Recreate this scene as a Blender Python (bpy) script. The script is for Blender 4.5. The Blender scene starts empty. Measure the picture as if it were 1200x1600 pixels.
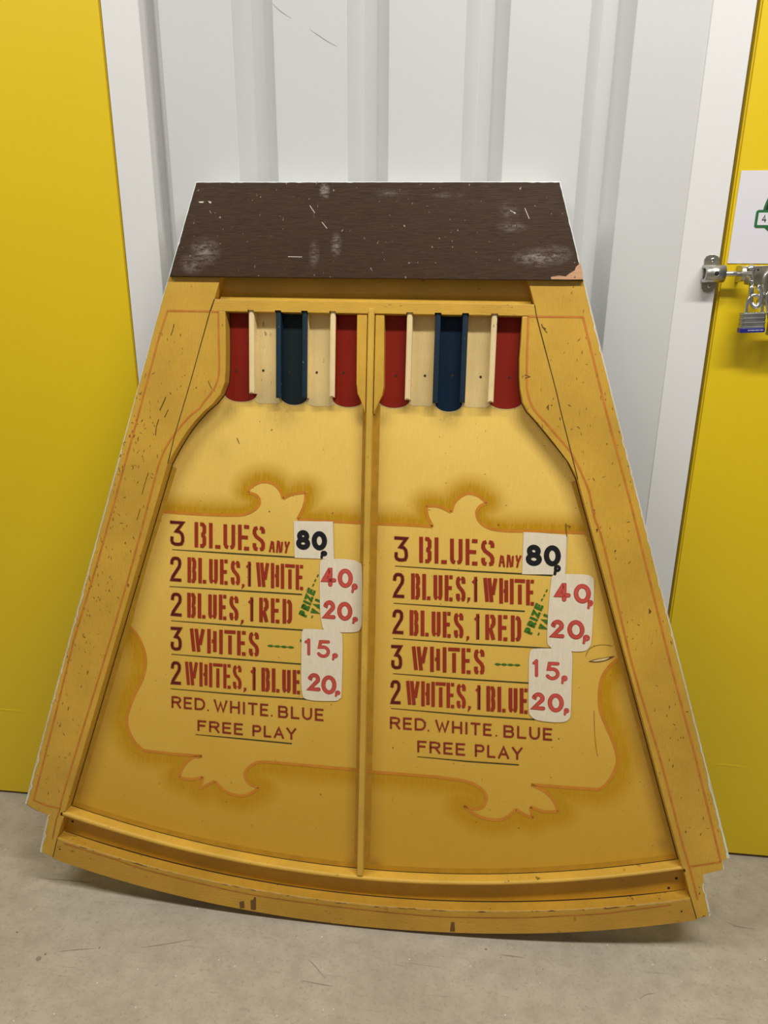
import bpy, bmesh, math, random
import numpy as np
from mathutils import Matrix, Vector
random.seed(7)
S = bpy.context.scene
COL = S.collection

# ---------------------------------------------------------------- camera
CR = [[0.99386, 0.110403, 0.007287], [0.041517, -0.311067, -0.949481], [-0.102559, 0.943954, -0.31374]]          # rows: right, down, forward
cam_data = bpy.data.cameras.new('camera')
cam = bpy.data.objects.new('camera', cam_data); COL.objects.link(cam)
cam_data.sensor_fit = 'VERTICAL'; cam_data.sensor_height = 24.0
cam_data.lens = 24.0 * 1110.0 / 1600.0
cam_data.clip_start = 0.01
r_, d_, f_ = CR
M = Matrix(((r_[0], -d_[0], -f_[0]), (r_[1], -d_[1], -f_[1]), (r_[2], -d_[2], -f_[2]))).to_4x4()
M.translation = [0.0, -1.315, 1.2]
cam.matrix_world = M
S.camera = cam

# ---------------------------------------------------------------- world, lights, exposure
S.view_settings.view_transform = 'Standard'; S.view_settings.look = 'None'
S.view_settings.gamma = 1.0; S.view_settings.use_curve_mapping = False
S.view_settings.exposure = -0.12
wd = bpy.data.worlds.new('world'); S.world = wd; wd.use_nodes = True
bg = wd.node_tree.nodes['Background']
bg.inputs[0].default_value = (0.95, 0.98, 1.0, 1); bg.inputs[1].default_value = 0.15
def strip_light(name, loc, sx, sy, power, col=(1.0, 0.98, 0.945), target=None):
    l = bpy.data.lights.new(name, 'AREA'); l.shape = 'RECTANGLE'; l.size = sx; l.size_y = sy
    l.energy = power; l.color = col
    o = bpy.data.objects.new(name, l); COL.objects.link(o); o.location = loc
    if target is not None:
        o.rotation_euler = (Vector(target) - Vector(loc)).to_track_quat('-Z', 'Y').to_euler()
    return o
strip_light('ceiling_strip_light', (0.66, -1.02, 2.62), 1.5, 0.14, 48)
strip_light('ceiling_strip_light', (-1.50, -1.02, 2.62), 1.5, 0.14, 32)

# ---------------------------------------------------------------- helpers
def lin(r, g, b, a=1.0):
    f = lambda c: (c/255)/12.92 if c/255 <= 0.04045 else (((c/255)+0.055)/1.055)**2.4
    return (f(r), f(g), f(b), a)
def smooth(o, on=True):
    o.data.polygons.foreach_set('use_smooth', [on]*len(o.data.polygons))
def link(name, me, mat=None, parent=None):
    o = bpy.data.objects.new(name, me); COL.objects.link(o)
    if mat is not None: me.materials.append(mat)
    if parent is not None: o.parent = parent
    return o
def from_bm(name, bm, mat=None, parent=None, sm=False):
    me = bpy.data.meshes.new(name); bmesh.ops.recalc_face_normals(bm, faces=bm.faces[:]); bm.to_mesh(me); bm.free()
    o = link(name, me, mat, parent)
    if sm: smooth(o)
    return o
def pyd(name, vs, fs, mat=None, parent=None):
    me = bpy.data.meshes.new(name); me.from_pydata(vs, [], fs); me.update()
    return link(name, me, mat, parent)
def area(poly):
    return 0.5*sum(poly[i][0]*poly[(i+1) % len(poly)][1]-poly[(i+1) % len(poly)][0]*poly[i][1] for i in range(len(poly)))
def slab_bm(bm, poly, w0, w1, bev=0.0012, segs=2):
    if area(poly) < 0: poly = poly[::-1]
    b = [bm.verts.new((p[0], p[1], w0)) for p in poly]; t = [bm.verts.new((p[0], p[1], w1)) for p in poly]
    n = len(poly); bm.faces.new(b[::-1]); bm.faces.new(t)
    for i in range(n): bm.faces.new((b[i], b[(i+1) % n], t[(i+1) % n], t[i]))
    if bev:
        es = [bm.edges.get((t[i], t[(i+1) % n])) for i in range(n)]
        bmesh.ops.bevel(bm, geom=es, offset=bev, segments=segs, affect='EDGES', profile=0.5)
def slab(name, poly, w0, w1, mat, parent, bev=0.0012):
    bm = bmesh.new(); slab_bm(bm, poly, w0, w1, bev); return from_bm(name, bm, mat, parent)
def flat(name, poly, w, mat, parent):
    if area(poly) < 0: poly = poly[::-1]
    return pyd(name, [(p[0], p[1], w) for p in poly], [list(range(len(poly)))], mat, parent)
def catmull(P, n=6):
    if len(P) < 3: return list(P)
    P = [(2*P[0][0]-P[1][0], 2*P[0][1]-P[1][1])] + list(P) + [(2*P[-1][0]-P[-2][0], 2*P[-1][1]-P[-2][1])]
    out = []
    for i in range(1, len(P)-2):
        a, b, c, d = P[i-1:i+3]
        for k in range(n):
            t = k/n
            out.append(tuple(0.5*((2*b[j])+(-a[j]+c[j])*t+(2*a[j]-5*b[j]+4*c[j]-d[j])*t*t+(-a[j]+3*b[j]-3*c[j]+d[j])*t**3) for j in (0, 1)))
    out.append(tuple(P[-2])); return out
def ribbon(P, hw, w, V, Fc, square=0.0, roundcap=False, closed=False, hws=None):
    P = [Vector((p[0], p[1])) for p in P]
    P = [p for i, p in enumerate(P) if i == 0 or (p-P[i-1]).length > 1e-6]
    n = len(P)
    if n < 2: return
    if square and not closed:
        P[0] = P[0] - (P[1]-P[0]).normalized()*square; P[-1] = P[-1] + (P[-1]-P[-2]).normalized()*square
    L = []; R = []
    for i in range(n):
        if closed: a, b = (P[i]-P[i-1]).normalized(), (P[(i+1) % n]-P[i]).normalized()
        else:
            a = (P[i]-P[i-1]).normalized() if i else (P[1]-P[0]).normalized()
            b = (P[i+1]-P[i]).normalized() if i < n-1 else a
        h = hws[i] if hws else hw
        m = a+b
        if m.length < 0.3: m = a
        m.normalize(); k = h/max(0.5, m.dot(a))
        nn = Vector((-m.y, m.x)); L.append(P[i]+nn*k); R.append(P[i]-nn*k)
    s = len(V)
    for i in range(n): V += [(L[i].x, L[i].y, w), (R[i].x, R[i].y, w)]
    for i in range(n if closed else n-1):
        j = (i+1) % n; Fc.append((s+2*i+1, s+2*j+1, s+2*j, s+2*i))
    if roundcap and not closed:
        for e, dr in ((0, (P[0]-P[1]).normalized()), (n-1, (P[-1]-P[-2]).normalized())):
            a0 = math.atan2(dr.y, dr.x); c = len(V)
            for k in range(9):
                a = a0-math.pi/2+math.pi*k/8; V.append((P[e].x+hw*math.cos(a), P[e].y+hw*math.sin(a), w))
            Fc.append(list(range(c, c+9)))
def ribbon_obj(name, Ps, hw, w, mat, parent, **k):
    V = []; Fc = []
    for P in Ps: ribbon(P, hw, w, V, Fc, **k)
    return pyd(name, V, Fc, mat, parent)
def tube(name, pts, r, mat, parent, seg=14, caps=True):
    bm = bmesh.new(); pts = [Vector(p) for p in pts]; rings = []
    up = Vector((0.13, 0.9, 0.4)); n = len(pts)
    for i, p in enumerate(pts):
        t = (pts[min(i+1, n-1)]-pts[max(i-1, 0)]).normalized()
        a = t.cross(up).normalized(); b = t.cross(a).normalized()
        rings.append([bm.verts.new(p+a*r*math.cos(2*math.pi*k/seg)+b*r*math.sin(2*math.pi*k/seg)) for k in range(seg)])
    for i in range(n-1):
        for k in range(seg): bm.faces.new((rings[i][k], rings[i][(k+1) % seg], rings[i+1][(k+1) % seg], rings[i+1][k]))
    if caps: bm.faces.new(rings[0][::-1]); bm.faces.new(rings[-1])
    return from_bm(name, bm, mat, parent, True)
def cat3(P, n=5):
    P = [Vector(p) for p in P]; P = [2*P[0]-P[1]]+P+[2*P[-1]-P[-2]]; out = []
    for i in range(1, len(P)-2):
        a, b, c, d = P[i-1:i+3]
        for k in range(n):
            t = k/n; out.append(0.5*((2*b)+(-a+c)*t+(2*a-5*b+4*c-d)*t*t+(-a+3*b-3*c+d)*t**3))
    out.append(P[-2]); return out
def empty(name, loc=(0, 0, 0)):
    o = bpy.data.objects.new(name, None); COL.objects.link(o); o.location = loc; o.empty_display_size = 0.05
    return o
def tag(o, label, cat, group=None):
    o['label'] = label; o['category'] = cat
    if group: o['group'] = group
    return o

# ---------------------------------------------------------------- materials
class NT:
    def __init__(s, name):
        s.m = bpy.data.materials.new(name); s.m.use_nodes = True; s.t = s.m.node_tree
        s.b = s.t.nodes['Principled BSDF']; s.tc = s.n('ShaderNodeTexCoord')
    def n(s, t, **k):
        x = s.t.nodes.new(t)
        for a, v in k.items(): setattr(x, a, v)
        return x
    def l(s, a, b): s.t.links.new(a, b)
    def noise(s, scale, detail=3, rough=0.5, stretch=(1, 1, 1), off=(0, 0, 0)):
        mp = s.n('ShaderNodeMapping'); mp.inputs['Scale'].default_value = stretch; mp.inputs['Location'].default_value = off
        s.l(s.tc.outputs['Object'], mp.inputs[0]); x = s.n('ShaderNodeTexNoise')
        x.inputs['Scale'].default_value = scale; x.inputs['Detail'].default_value = detail; x.inputs['Roughness'].default_value = rough
        s.l(mp.outputs[0], x.inputs[0]); return x.outputs[0]
    def ramp(s, f, a, b, va=0.0, vb=1.0):
        x = s.n('ShaderNodeMapRange'); x.inputs[1].default_value = a; x.inputs[2].default_value = b
        x.inputs[3].default_value = va; x.inputs[4].default_value = vb; s.l(f, x.inputs[0]); return x.outputs[0]
    def math(s, op, a, b=None, clamp=False):
        x = s.n('ShaderNodeMath', operation=op); x.use_clamp = clamp
        for i, v in enumerate((a, b)):
            if v is None: continue
            if isinstance(v, (int, float)): x.inputs[i].default_value = v
            else: s.l(v, x.inputs[i])
        return x.outputs[0]
    def mix(s, f, a, b):
        x = s.n('ShaderNodeMix', data_type='RGBA')
        if isinstance(f, (int, float)): x.inputs[0].default_value = f
        else: s.l(f, x.inputs[0])
        for i, v in ((6, a), (7, b)):
            if isinstance(v, tuple): x.inputs[i].default_value = v
            else: s.l(v, x.inputs[i])
        return x.outputs[2]
    def bump(s, h, st, dist=0.001):
        x = s.n('ShaderNodeBump'); x.inputs['Strength'].default_value = st; x.inputs['Distance'].default_value = dist
        s.l(h, x.inputs['Height']); s.l(x.outputs[0], s.b.inputs['Normal'])
    def spots(s, lst):
        """soft scuffed spots (x, y, rx, ry, strength) in the object's own plane"""
        tot = None
        for (x, y, rx, ry, st) in lst:
            mp = s.n('ShaderNodeMapping'); mp.inputs['Location'].default_value = (-x/rx, -y/ry, 0); mp.inputs['Scale'].default_value = (1/rx, 1/ry, 0)
            s.l(s.tc.outputs['Object'], mp.inputs[0]); ln = s.n('ShaderNodeVectorMath', operation='LENGTH'); s.l(mp.outputs[0], ln.inputs[0])
            v = s.ramp(ln.outputs['Value'], 1.0, 0.1, 0.0, st); tot = v if tot is None else s.math('MAXIMUM', tot, v)
        return tot
    def col(s, c, rough=0.5, metal=0.0, coat=0.0, spec=0.5):
        if isinstance(c, tuple): s.b.inputs['Base Color'].default_value = c
        else: s.l(c, s.b.inputs['Base Color'])
        if isinstance(rough, (int, float)): s.b.inputs['Roughness'].default_value = rough
        else: s.l(rough, s.b.inputs['Roughness'])
        s.b.inputs['Metallic'].default_value = metal; s.b.inputs['Coat Weight'].default_value = coat
        s.b.inputs['Specular IOR Level'].default_value = spec
        return s.m
def plain(name, c, rough=0.5, metal=0.0, var=0.08, scale=120, spec=0.5):
    t = NT(name); f = t.ramp(t.noise(scale), 0.3, 0.7)
    dark = tuple(x*(1-var) for x in c[:3])+(1,); lite = tuple(min(1, x*(1+var)) for x in c[:3])+(1,)
    return t.col(t.mix(f, dark, lite), rough, metal, spec=spec)
def painted_wood(name, c, stretch=(8, 1, 1), dirt=0.5, worn=None, rough=0.42, grain=0.35, spec=0.45):
    t = NT(name)
    g = t.noise(60, 5, 0.6, stretch); broad = t.noise(9, 3, 0.5)
    base = t.mix(t.ramp(broad, 0.3, 0.7), tuple(x*0.86 for x in c[:3])+(1,), tuple(min(1, x*1.1) for x in c[:3])+(1,))
    base = t.mix(t.ramp(g, 0.42, 0.75, 0, 0.28), base, tuple(x*0.6 for x in c[:3])+(1,))
    sp = t.ramp(t.noise(150, 3, 0.6, tuple(0.35+0.65*(x/max(stretch)) for x in stretch)), 0.655, 0.70)
    zone = t.ramp(t.noise(14, 2, 0.5, off=(3, 1, 0)), 0.42, 0.58)
    base = t.mix(t.math('MULTIPLY', t.math('MULTIPLY', sp, zone), dirt), base, lin(62, 40, 20))
    if worn: base = t.mix(t.math('MULTIPLY', t.ramp(t.noise(90, 4, 0.7, off=(5, 5, 0)), 0.66, 0.72), 0.6), base, worn)
    t.bump(g, grain, 0.0012)
    return t.col(base, rough, spec=spec)
MU = lin(208, 163, 58)
m_stile = painted_wood('mustard_stile_paint', MU, (9, 1, 1), 0.9, grain=0.5)
m_rail = painted_wood('mustard_rail_paint', MU, (1, 9, 1), 0.6, grain=0.35)
m_bar = painted_wood('mustard_bar_paint', lin(212, 170, 68), (9, 1, 1), 0.9, worn=lin(205, 120, 60))
m_ledge = painted_wood('mustard_ledge_paint', lin(214, 170, 64), (1, 9, 1), 0.7)
m_gutter = painted_wood('ochre_gutter_paint', lin(204, 152, 40), (1, 9, 1), 0.4, grain=0.1)
m_recess = painted_wood('ochre_recess_paint', lin(206, 162, 60), (1, 9, 1), 0.5, grain=0.15)
m_red = painted_wood('red_lane_paint', lin(142, 34, 16), (12, 1, 1), 0.5, grain=0.3, rough=0.5, spec=0.2)
m_blue = painted_wood('navy_lane_paint', lin(10, 34, 56), (12, 1, 1), 0.4, grain=0.3, rough=0.5, spec=0.2)
m_blue_old = painted_wood('faded_navy_lane_paint', lin(28, 40, 44), (12, 1, 1), 0.4, grain=0.3, rough=0.5, spec=0.2)
m_blue_rail = painted_wood('navy_rail_paint', lin(16, 40, 56), (12, 1, 1), 0.2, worn=lin(150, 165, 170), grain=0.3)
m_cream = painted_wood('cream_lane_paint', lin(224, 200, 140), (14, 1, 1), 0.6, grain=0.3)
m_cream_rail = painted_wood('cream_rail_paint', lin(236, 212, 158), (10, 1, 1), 0.6, grain=0.3)
m_pin = plain('orange_pinstripe_paint', lin(196, 120, 40), 0.45, var=0.15, scale=60)
m_pin_dark = plain('brown_pinstripe_paint', lin(172, 106, 34), 0.45, var=0.25, scale=40)
m_outline = plain('orange_cartouche_paint', lin(204, 132, 34), 0.45, var=0.08, scale=60)
m_band = plain('ochre_border_paint', lin(188, 142, 38), 0.45, var=0.1, scale=50)
m_letter = painted_wood('brick_red_letter_paint', lin(158, 48, 26), (2, 1, 1), 0.0, grain=0.0)
m_letter2 = plain('dark_red_letter_paint', lin(138, 42, 24), 0.45, var=0.12)
m_maroon = plain('maroon_letter_paint', lin(82, 20, 16), 0.45, var=0.2)
m_rule = plain('dark_green_rule_paint', lin(48, 58, 26), 0.5, var=0.3, scale=80)
m_green = plain('leaf_green_letter_paint', lin(58, 110, 30), 0.45, var=0.2)
m_black = plain('black_figure_paint', lin(26, 26, 30), 0.35, var=0.2)
m_fig = painted_wood('brushed_red_figure_paint', lin(206, 84, 70), (1, 5, 1), 0.0, worn=lin(226, 150, 128), grain=0.0)
m_figdark = plain('deep_red_figure_paint', lin(172, 34, 30), 0.45, var=0.15)
m_hole = plain('dark_screw_hole', lin(52, 34, 20), 0.8)
m_smudge = painted_wood('dark_brown_smear', lin(104, 74, 34), (20, 1, 1), 0.8, grain=0.2)
m_pale = painted_wood('pale_blue_edge_paint', lin(214, 222, 214), (1, 1, 1), 0.6, worn=lin(150, 120, 70), grain=0.3)
m_bare = painted_wood('bare_pink_wood', lin(204, 158, 118), (1, 6, 1), 0.9, grain=0.5)
m_gap = plain('dark_joint', lin(34, 24, 14), 0.9)
m_glint = plain('pale_scratch', lin(210, 200, 185), 0.6)

t = NT('white_price_patch_paint')
g = t.noise(45, 4, 0.6, (5, 1, 1)); t.bump(g, 0.3, 0.0008)
m_patch = t.col(t.mix(t.ramp(g, 0.3, 0.7), lin(228, 214, 186), lin(238, 226, 202)), 0.5)

# airbrushed playing panel: the mask lives on the mesh
t = NT('airbrushed_playing_panel')
at = t.n('ShaderNodeAttribute', attribute_name='airbrush'); gr = t.n('ShaderNodeAttribute', attribute_name='grime')
streak = t.noise(55, 4, 0.6, (6, 0.7, 1)); broad = t.noise(6, 3, 0.5)
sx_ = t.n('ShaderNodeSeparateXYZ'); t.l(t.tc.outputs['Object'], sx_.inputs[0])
blend = t.ramp(t.math('ADD', sx_.outputs[1], t.ramp(broad, .3, .7, -.06, .06)), 0.25, 0.98)      # base colour goes from ochre at the bottom to cream at the top
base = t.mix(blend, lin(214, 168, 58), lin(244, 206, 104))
base = t.mix(t.ramp(streak, 0.35, 0.75, 0, 0.16), base, lin(192, 150, 54))
am = t.math('MULTIPLY', at.outputs['Fac'], t.ramp(streak, 0.25, 0.65, 1.2, 0.8), True)
base = t.mix(am, base, lin(192, 142, 0))
sp = t.ramp(t.noise(150, 3, .6), 0.70, 0.74)
base = t.mix(t.math('MULTIPLY', sp, 0.8), base, lin(80, 54, 26))
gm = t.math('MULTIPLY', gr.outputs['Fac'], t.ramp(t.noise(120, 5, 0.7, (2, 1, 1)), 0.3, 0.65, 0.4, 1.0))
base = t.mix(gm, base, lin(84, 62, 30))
t.bump(streak, 0.12, 0.001)
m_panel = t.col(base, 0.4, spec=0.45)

# brown header with whitish scuffs
HS = [(-0.0792,1.3432),(-0.2838,1.2489),(-0.0588,1.2586),(-0.0954,1.2443),(0.2717,1.2404),(0.3000,1.2444),(0.2285,1.2868),(0.2221,1.3113),(-0.3066,1.2280),(0.1236,1.3362),(0.0299,1.3396)]
t = NT('scuffed_brown_header_paint')
g = t.noise(50, 5, 0.65, (1, 14, 1))
base = t.mix(t.ramp(g, 0.3, 0.7), lin(50, 34, 22), lin(76, 54, 38))
R0 = [(0.010, 0.016, .9), (0.030, 0.026, .62), (0.011, 0.022, .65), (0.010, 0.026, .4), (0.045, 0.018, .6), (0.03, 0.018, .5), (0.03, 0.010, .35), (0.02, 0.02, .25), (0.026, 0.02, .5), (0.03, 0.006, .3), (0.03, .007, .3)]
sm_ = t.spots([(HS[i][0], HS[i][1])+R0[i] for i in range(len(R0))])
rough_n = t.ramp(t.noise(80, 8, 0.85, (1.0, 2.6, 1)), 0.44, 0.62)
base = t.mix(t.math('MULTIPLY', sm_, rough_n), base, lin(188, 176, 168))
flk = t.math('MULTIPLY', t.ramp(t.noise(120, 3, 0.6, (1.5, 1, 1)), 0.70, 0.72), 0.7)
base = t.mix(flk, base, lin(196, 176, 160))
t.bump(g, 0.3, 0.001)
m_brown = t.col(base, 0.5, spec=0.22)

def metal(name, c, rough=0.28):
    t = NT(name); g = t.noise(60, 2, 0.5)
    return t.col(t.mix(t.ramp(g, .3, .7), tuple(x*.85 for x in c[:3])+(1,), c), t.ramp(g, .3, .7, rough, rough+.12), 1.0)
m_steel = metal('satin_steel', lin(196, 194, 186))
m_chrome = metal('chromed_steel', lin(222, 222, 222), 0.12)
m_plate = metal('zinc_plated_steel', lin(168, 164, 150), 0.34)
m_lam = metal('laminated_steel', lin(176, 178, 176), 0.36)
m_bluep = plain('blue_plastic_bumper', lin(28, 30, 120), 0.4)
m_print = plain('white_print', lin(190, 192, 220), 0.5)
m_dark = plain('dark_recess', lin(26, 24, 20), 0.8)
m_paper = plain('white_sign_plastic', lin(222, 220, 226), 0.45, var=0.01, scale=4)
m_sgreen = plain('green_sign_print', lin(36, 104, 56), 0.5, var=0.02)
m_sdark = plain('dark_green_sign_print', lin(14, 40, 22), 0.5, var=0.02)

def sheet(name, c, orange=0.02, rough=0.4, spec=0.5, var=0.015):
    t = NT(name); fine = t.noise(260, 2, 0.5); broad = t.noise(2.2, 2)
    t.bump(fine, orange, 0.0006)
    return t.col(t.mix(t.ramp(broad, .3, .7), tuple(x*(1-var) for x in c[:3])+(1,), tuple(min(1, x*(1+var)) for x in c[:3])+(1,)), rough, spec=spec)
m_wall = sheet('white_powder_coated_cladding', lin(207, 207, 206), 0.10, 0.42)
m_far = sheet('grey_partition', lin(132, 132, 130))
m_trim = sheet('white_frame_paint', lin(226, 225, 223), 0.02, 0.4)
m_door = sheet('yellow_door_paint', lin(228, 196, 26), 0.03, 0.34)

t = NT('polished_concrete_floor')
b1 = t.noise(3.0, 6, 0.6); b2 = t.noise(26, 6, 0.68); b3 = t.noise(160, 4, 0.6)
base = t.mix(t.ramp(b1, .3, .7), lin(168, 159, 141), lin(190, 181, 163))
base = t.mix(t.ramp(b2, .40, .66, 0, .5), base, lin(150, 140, 122))
base = t.mix(t.math('MULTIPLY', t.ramp(b3, .56, .70), 0.45), base, lin(128, 118, 102))
sc = t.n('ShaderNodeTexNoise'); mp = t.n('ShaderNodeMapping'); mp.inputs['Scale'].default_value = (2.5, 22, 1); mp.inputs['Rotation'].default_value = (0, 0, -0.35)
t.l(t.tc.outputs['Object'], mp.inputs[0]); t.l(mp.outputs[0], sc.inputs[0]); sc.inputs['Scale'].default_value = 5; sc.inputs['Detail'].default_value = 6; sc.inputs['Roughness'].default_value = 0.7
base = t.mix(t.math('MULTIPLY', t.ramp(sc.outputs[0], .60, .68), 0.4), base, lin(122, 113, 98))
speck = t.ramp(t.noise(150, 1, 0.3, off=(7, 3, 0)), .80, .83)
base = t.mix(t.math('MULTIPLY', speck, .8), base, lin(232, 228, 218))
pit = t.ramp(t.noise(75, 1, 0.3, off=(2, 9, 0)), .80, .82)
base = t.mix(t.math('MULTIPLY', pit, .8), base, lin(78, 72, 62))
t.bump(b2, 0.2, 0.002)
m_floor = t.col(base, t.ramp(b2, .3, .7, .42, .6), spec=0.35)

# ---------------------------------------------------------------- the setting
def struct(o): o['kind'] = 'structure'; return o
def box_bm(bm, x0, x1, y0, y1, z0, z1, bev=0.0):
    r = bmesh.ops.create_cube(bm, size=1.0); vs = r['verts']
    for v in vs: v.co = Vector(((x0+x1)/2+v.co.x*(x1-x0), (y0+y1)/2+v.co.y*(y1-y0), (z0+z1)/2+v.co.z*(z1-z0)))
    if bev:
        es = list({e for v in vs for e in v.link_edges}); bmesh.ops.bevel(bm, geom=es, offset=bev, segments=2, affect='EDGES')
def box(name, x0, x1, y0, y1, z0, z1, mat, parent=None, bev=0.0):
    bm = bmesh.new(); box_bm(bm, x0, x1, y0, y1, z0, z1, bev); return from_bm(name, bm, mat, parent)

struct(box('floor', -2.6, 2.6, -3.0, 0.4, -0.05, 0.0, m_floor))
ZT = 2.80
# profiled steel cladding: wide pans with narrow grooves
cs = [-0.5565, -0.3650, -0.1750, 0.0160, 0.2085]
prof = [(-0.612, 0.035)]
for c in cs:
    for dx, y in (((-0.0355, 0.0), (-0.0345, 0.0004), (-0.0120, 0.0325), (-0.0105, 0.0335), (0.0105, 0.0335), (0.0120, 0.0325), (0.0345, 0.0004), (0.0355, 0.0))[(4 if c < -.5 else 0):]):
        prof.append((c+dx, y+0.0015))
prof.append((0.375, 0.0015))
bm = bmesh.new(); rows = []
for z in (0.0, ZT): rows.append([bm.verts.new((x, y, z)) for x, y in prof])
for i in range(len(prof)-1): bm.faces.new((rows[0][i], rows[0][i+1], rows[1][i+1], rows[1][i]))
wb = struct(from_bm('wall_back', bm, m_wall)); smooth(wb, False)
for p in wb.data.polygons: pass
sol = wb.modifiers.new('thickness', 'SOLIDIFY'); sol.thickness = 0.0008; sol.offset = 0
# hairline scratch on a pan
SCR = [(-0.3309,1.6182),(-0.3218,1.6100),(-0.3125,1.6036),(-0.3001,1.5962)]
SC2 = [(-0.2700,1.5803),(-0.2565,1.5719),(-0.2409,1.5626),(-0.2252,1.5551)]
V = []; Fc = []
for P in (SCR, SC2):
    P = catmull(P, 5); hs = [0.00012+0.00035*math.sin(math.pi*i/(len(P)-1)) for i in range(len(P))]
    ribbon(P, 0.0004, 0, V, Fc, hws=hs)
pyd('scratch', [(a, 0.0010, b) for a, b, c in V], Fc, plain('grey_scratch', lin(120, 116, 112), 0.6), wb)
# cladding behind the doors so nothing is open
struct(box('wall_left', -2.6, -0.63, 0.05, 0.09, 0, ZT, m_wall))
struct(box('wall_right', 0.40, 2.6, 0.05, 0.09, 0, ZT, m_wall))
struct(box('trim_1', -0.6195, -0.5550, 0.0, 0.05, 0, ZT, m_trim, bev=0.0008))
struct(box('trim_2', 0.3540, 0.4180, -0.0006, 0.05, 0, ZT, m_trim, bev=0.0008))
d1 = struct(box('door_1', -1.62, -0.6235, 0.004, 0.045, 0.006, 2.2, m_door, bev=0.002))
d2 = struct(box('door_2', 0.4262, 1.42, 0.006, 0.045, 0.006, 2.2, m_door, bev=0.003))
struct(box('trim_3', -1.70, -1.625, 0.0, 0.05, 0, ZT, m_trim, bev=0.0008))
struct(box('trim_4', 1.425, 1.50, 0.0, 0.05, 0, ZT, m_trim, bev=0.0008))
struct(box('wall_left_header', -1.625, -0.6195, 0.004, 0.05, 2.205, ZT, m_trim)).name = 'trim_5'
struct(box('trim_6', 0.418, 1.425, 0.004, 0.05, 2.205, ZT, m_trim))
# unseen grey partition behind and above the camera, added to shape the light falloff
struct(box('unseen_wall', -2.6, 2.6, -2.10, -2.05, 0, ZT, m_far)); struct(box('unseen_ceiling', -2.6, 2.6, -2.10, 0.09, ZT, ZT+.04, m_far))
def crease(parent, P, y):
    V = []; Fc = []; P = catmull(P, 4); n = len(P)
    for i, (x, z) in enumerate(P):
        s = 0.0011*math.sin(math.pi*(i+.5)/n)
        V += [(x, y, z+0.0025), (x, y-s, z), (x, y, z-0.0035)]
    for i in range(n-1):
        a = 3*i; Fc += [(a, a+1, a+4, a+3), (a+1, a+2, a+5, a+4)]
    o = pyd('dent_ridge', V, Fc, m_door, parent); smooth(o); return o
crease(d1, [(-1.0867,0.2372),(-1.0387,0.2385),(-1.0070,0.2385),(-0.9756,0.2376)], 0.004)
crease(d2, [(0.5576,0.2318),(0.5740,0.2341),(0.6025,0.2328),(0.6285,0.2304)], 0.006)

# ---------------------------------------------------------------- the game board
UB, VB, NB, OB = [[0.999993, 0.003493, 0.001238], [-0.001796, 0.164644, 0.986351], [0.003242, -0.986347, 0.164649], [-0.157659, -0.227239, 0.0]]
board = empty('game_board')
board.matrix_world = Matrix(((UB[0], VB[0], NB[0], OB[0]), (UB[1], VB[1], NB[1], OB[1]), (UB[2], VB[2], NB[2], OB[2]), (0, 0, 0, 1)))
tag(board, 'large mustard wooden fairground ball game board with brown header, leaning against the white wall', 'game board')
WP, WF, WH = 0.020, 0.045, 0.053          # panel, frame front, header front
led_top = lambda u: 0.1045-0.004*u+0.229*u*u
led_bot = lambda u: 0.0965-0.001*u+0.229*u*u
rail_top = lambda u: 0.0478-0.0068*u+0.208*u*u
rail_bot = lambda u: -0.0012-0.004*u+0.217*u*u

# outlines of the frame pieces (metres on the board's own plane)
L_out = [(-0.3511,1.2086),(-0.3685,1.1566),(-0.5150,0.6944),(-0.6179,0.3713),(-0.6714,0.1973)]
L_foot = [(-0.6714,0.1973),(-0.6512,0.1853),(-0.6260,0.1793),(-0.6278,0.1694),(-0.6459,0.0954),(-0.6196,0.0860)]
L_in = [(-0.6084,0.1283),(-0.5920,0.1754),(-0.6013,0.1766),(-0.5992,0.1853),(-0.5885,0.1881),(-0.3624,0.8817),(-0.3475,0.9359),(-0.3162,1.0308),(-0.2791,1.1522),(-0.2709,1.1715),(-0.2591,1.2076)]
R_out = [(0.3491,1.2043),(0.4110,1.0092),(0.4748,0.8113),(0.5549,0.5632),(0.6694,0.2084)]
R_foot = [(0.6694,0.2084),(0.6594,0.2031),(0.6617,0.1844),(0.6255,0.1725),(0.6305,0.1545),(0.6475,0.0906),(0.6241,0.0821)]
R_in = [(0.6101,0.1234),(0.5956,0.1696),(0.5983,0.1711),(0.5970,0.1799),(0.5909,0.1789),(0.3606,0.8798),(0.3241,0.9976),(0.3161,1.0259),(0.2768,1.1468),(0.2720,1.1675),(0.2599,1.2032)]
HD = [(-0.2975,1.3589),(0.3003,1.3555),(0.3469,1.2054),(0.3145,1.2052),(-0.0203,1.2062),(-0.3478,1.2073)]
def ext_top(p, dv, k): return (p[0]+k*dv, p[1]+dv)
Lt = ext_top(L_out[0], 0.145, 0.40); Rt = ext_top(R_out[0], 0.145, -0.38)
Lti = ext_top(L_in[-1], 0.145, 0.27); Rti = ext_top(R_in[-1], 0.145, -0.27)
stL = slab('side_stile', [Lt]+L_out+L_foot[1:]+L_in+[Lti], WP+.0003, WF, m_stile, board, 0.0014)
stR = slab('side_stile', [Rt]+R_out+R_foot[1:]+R_in+[Rti], WP+.0003, WF, m_stile, board, 0.0014)
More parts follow.
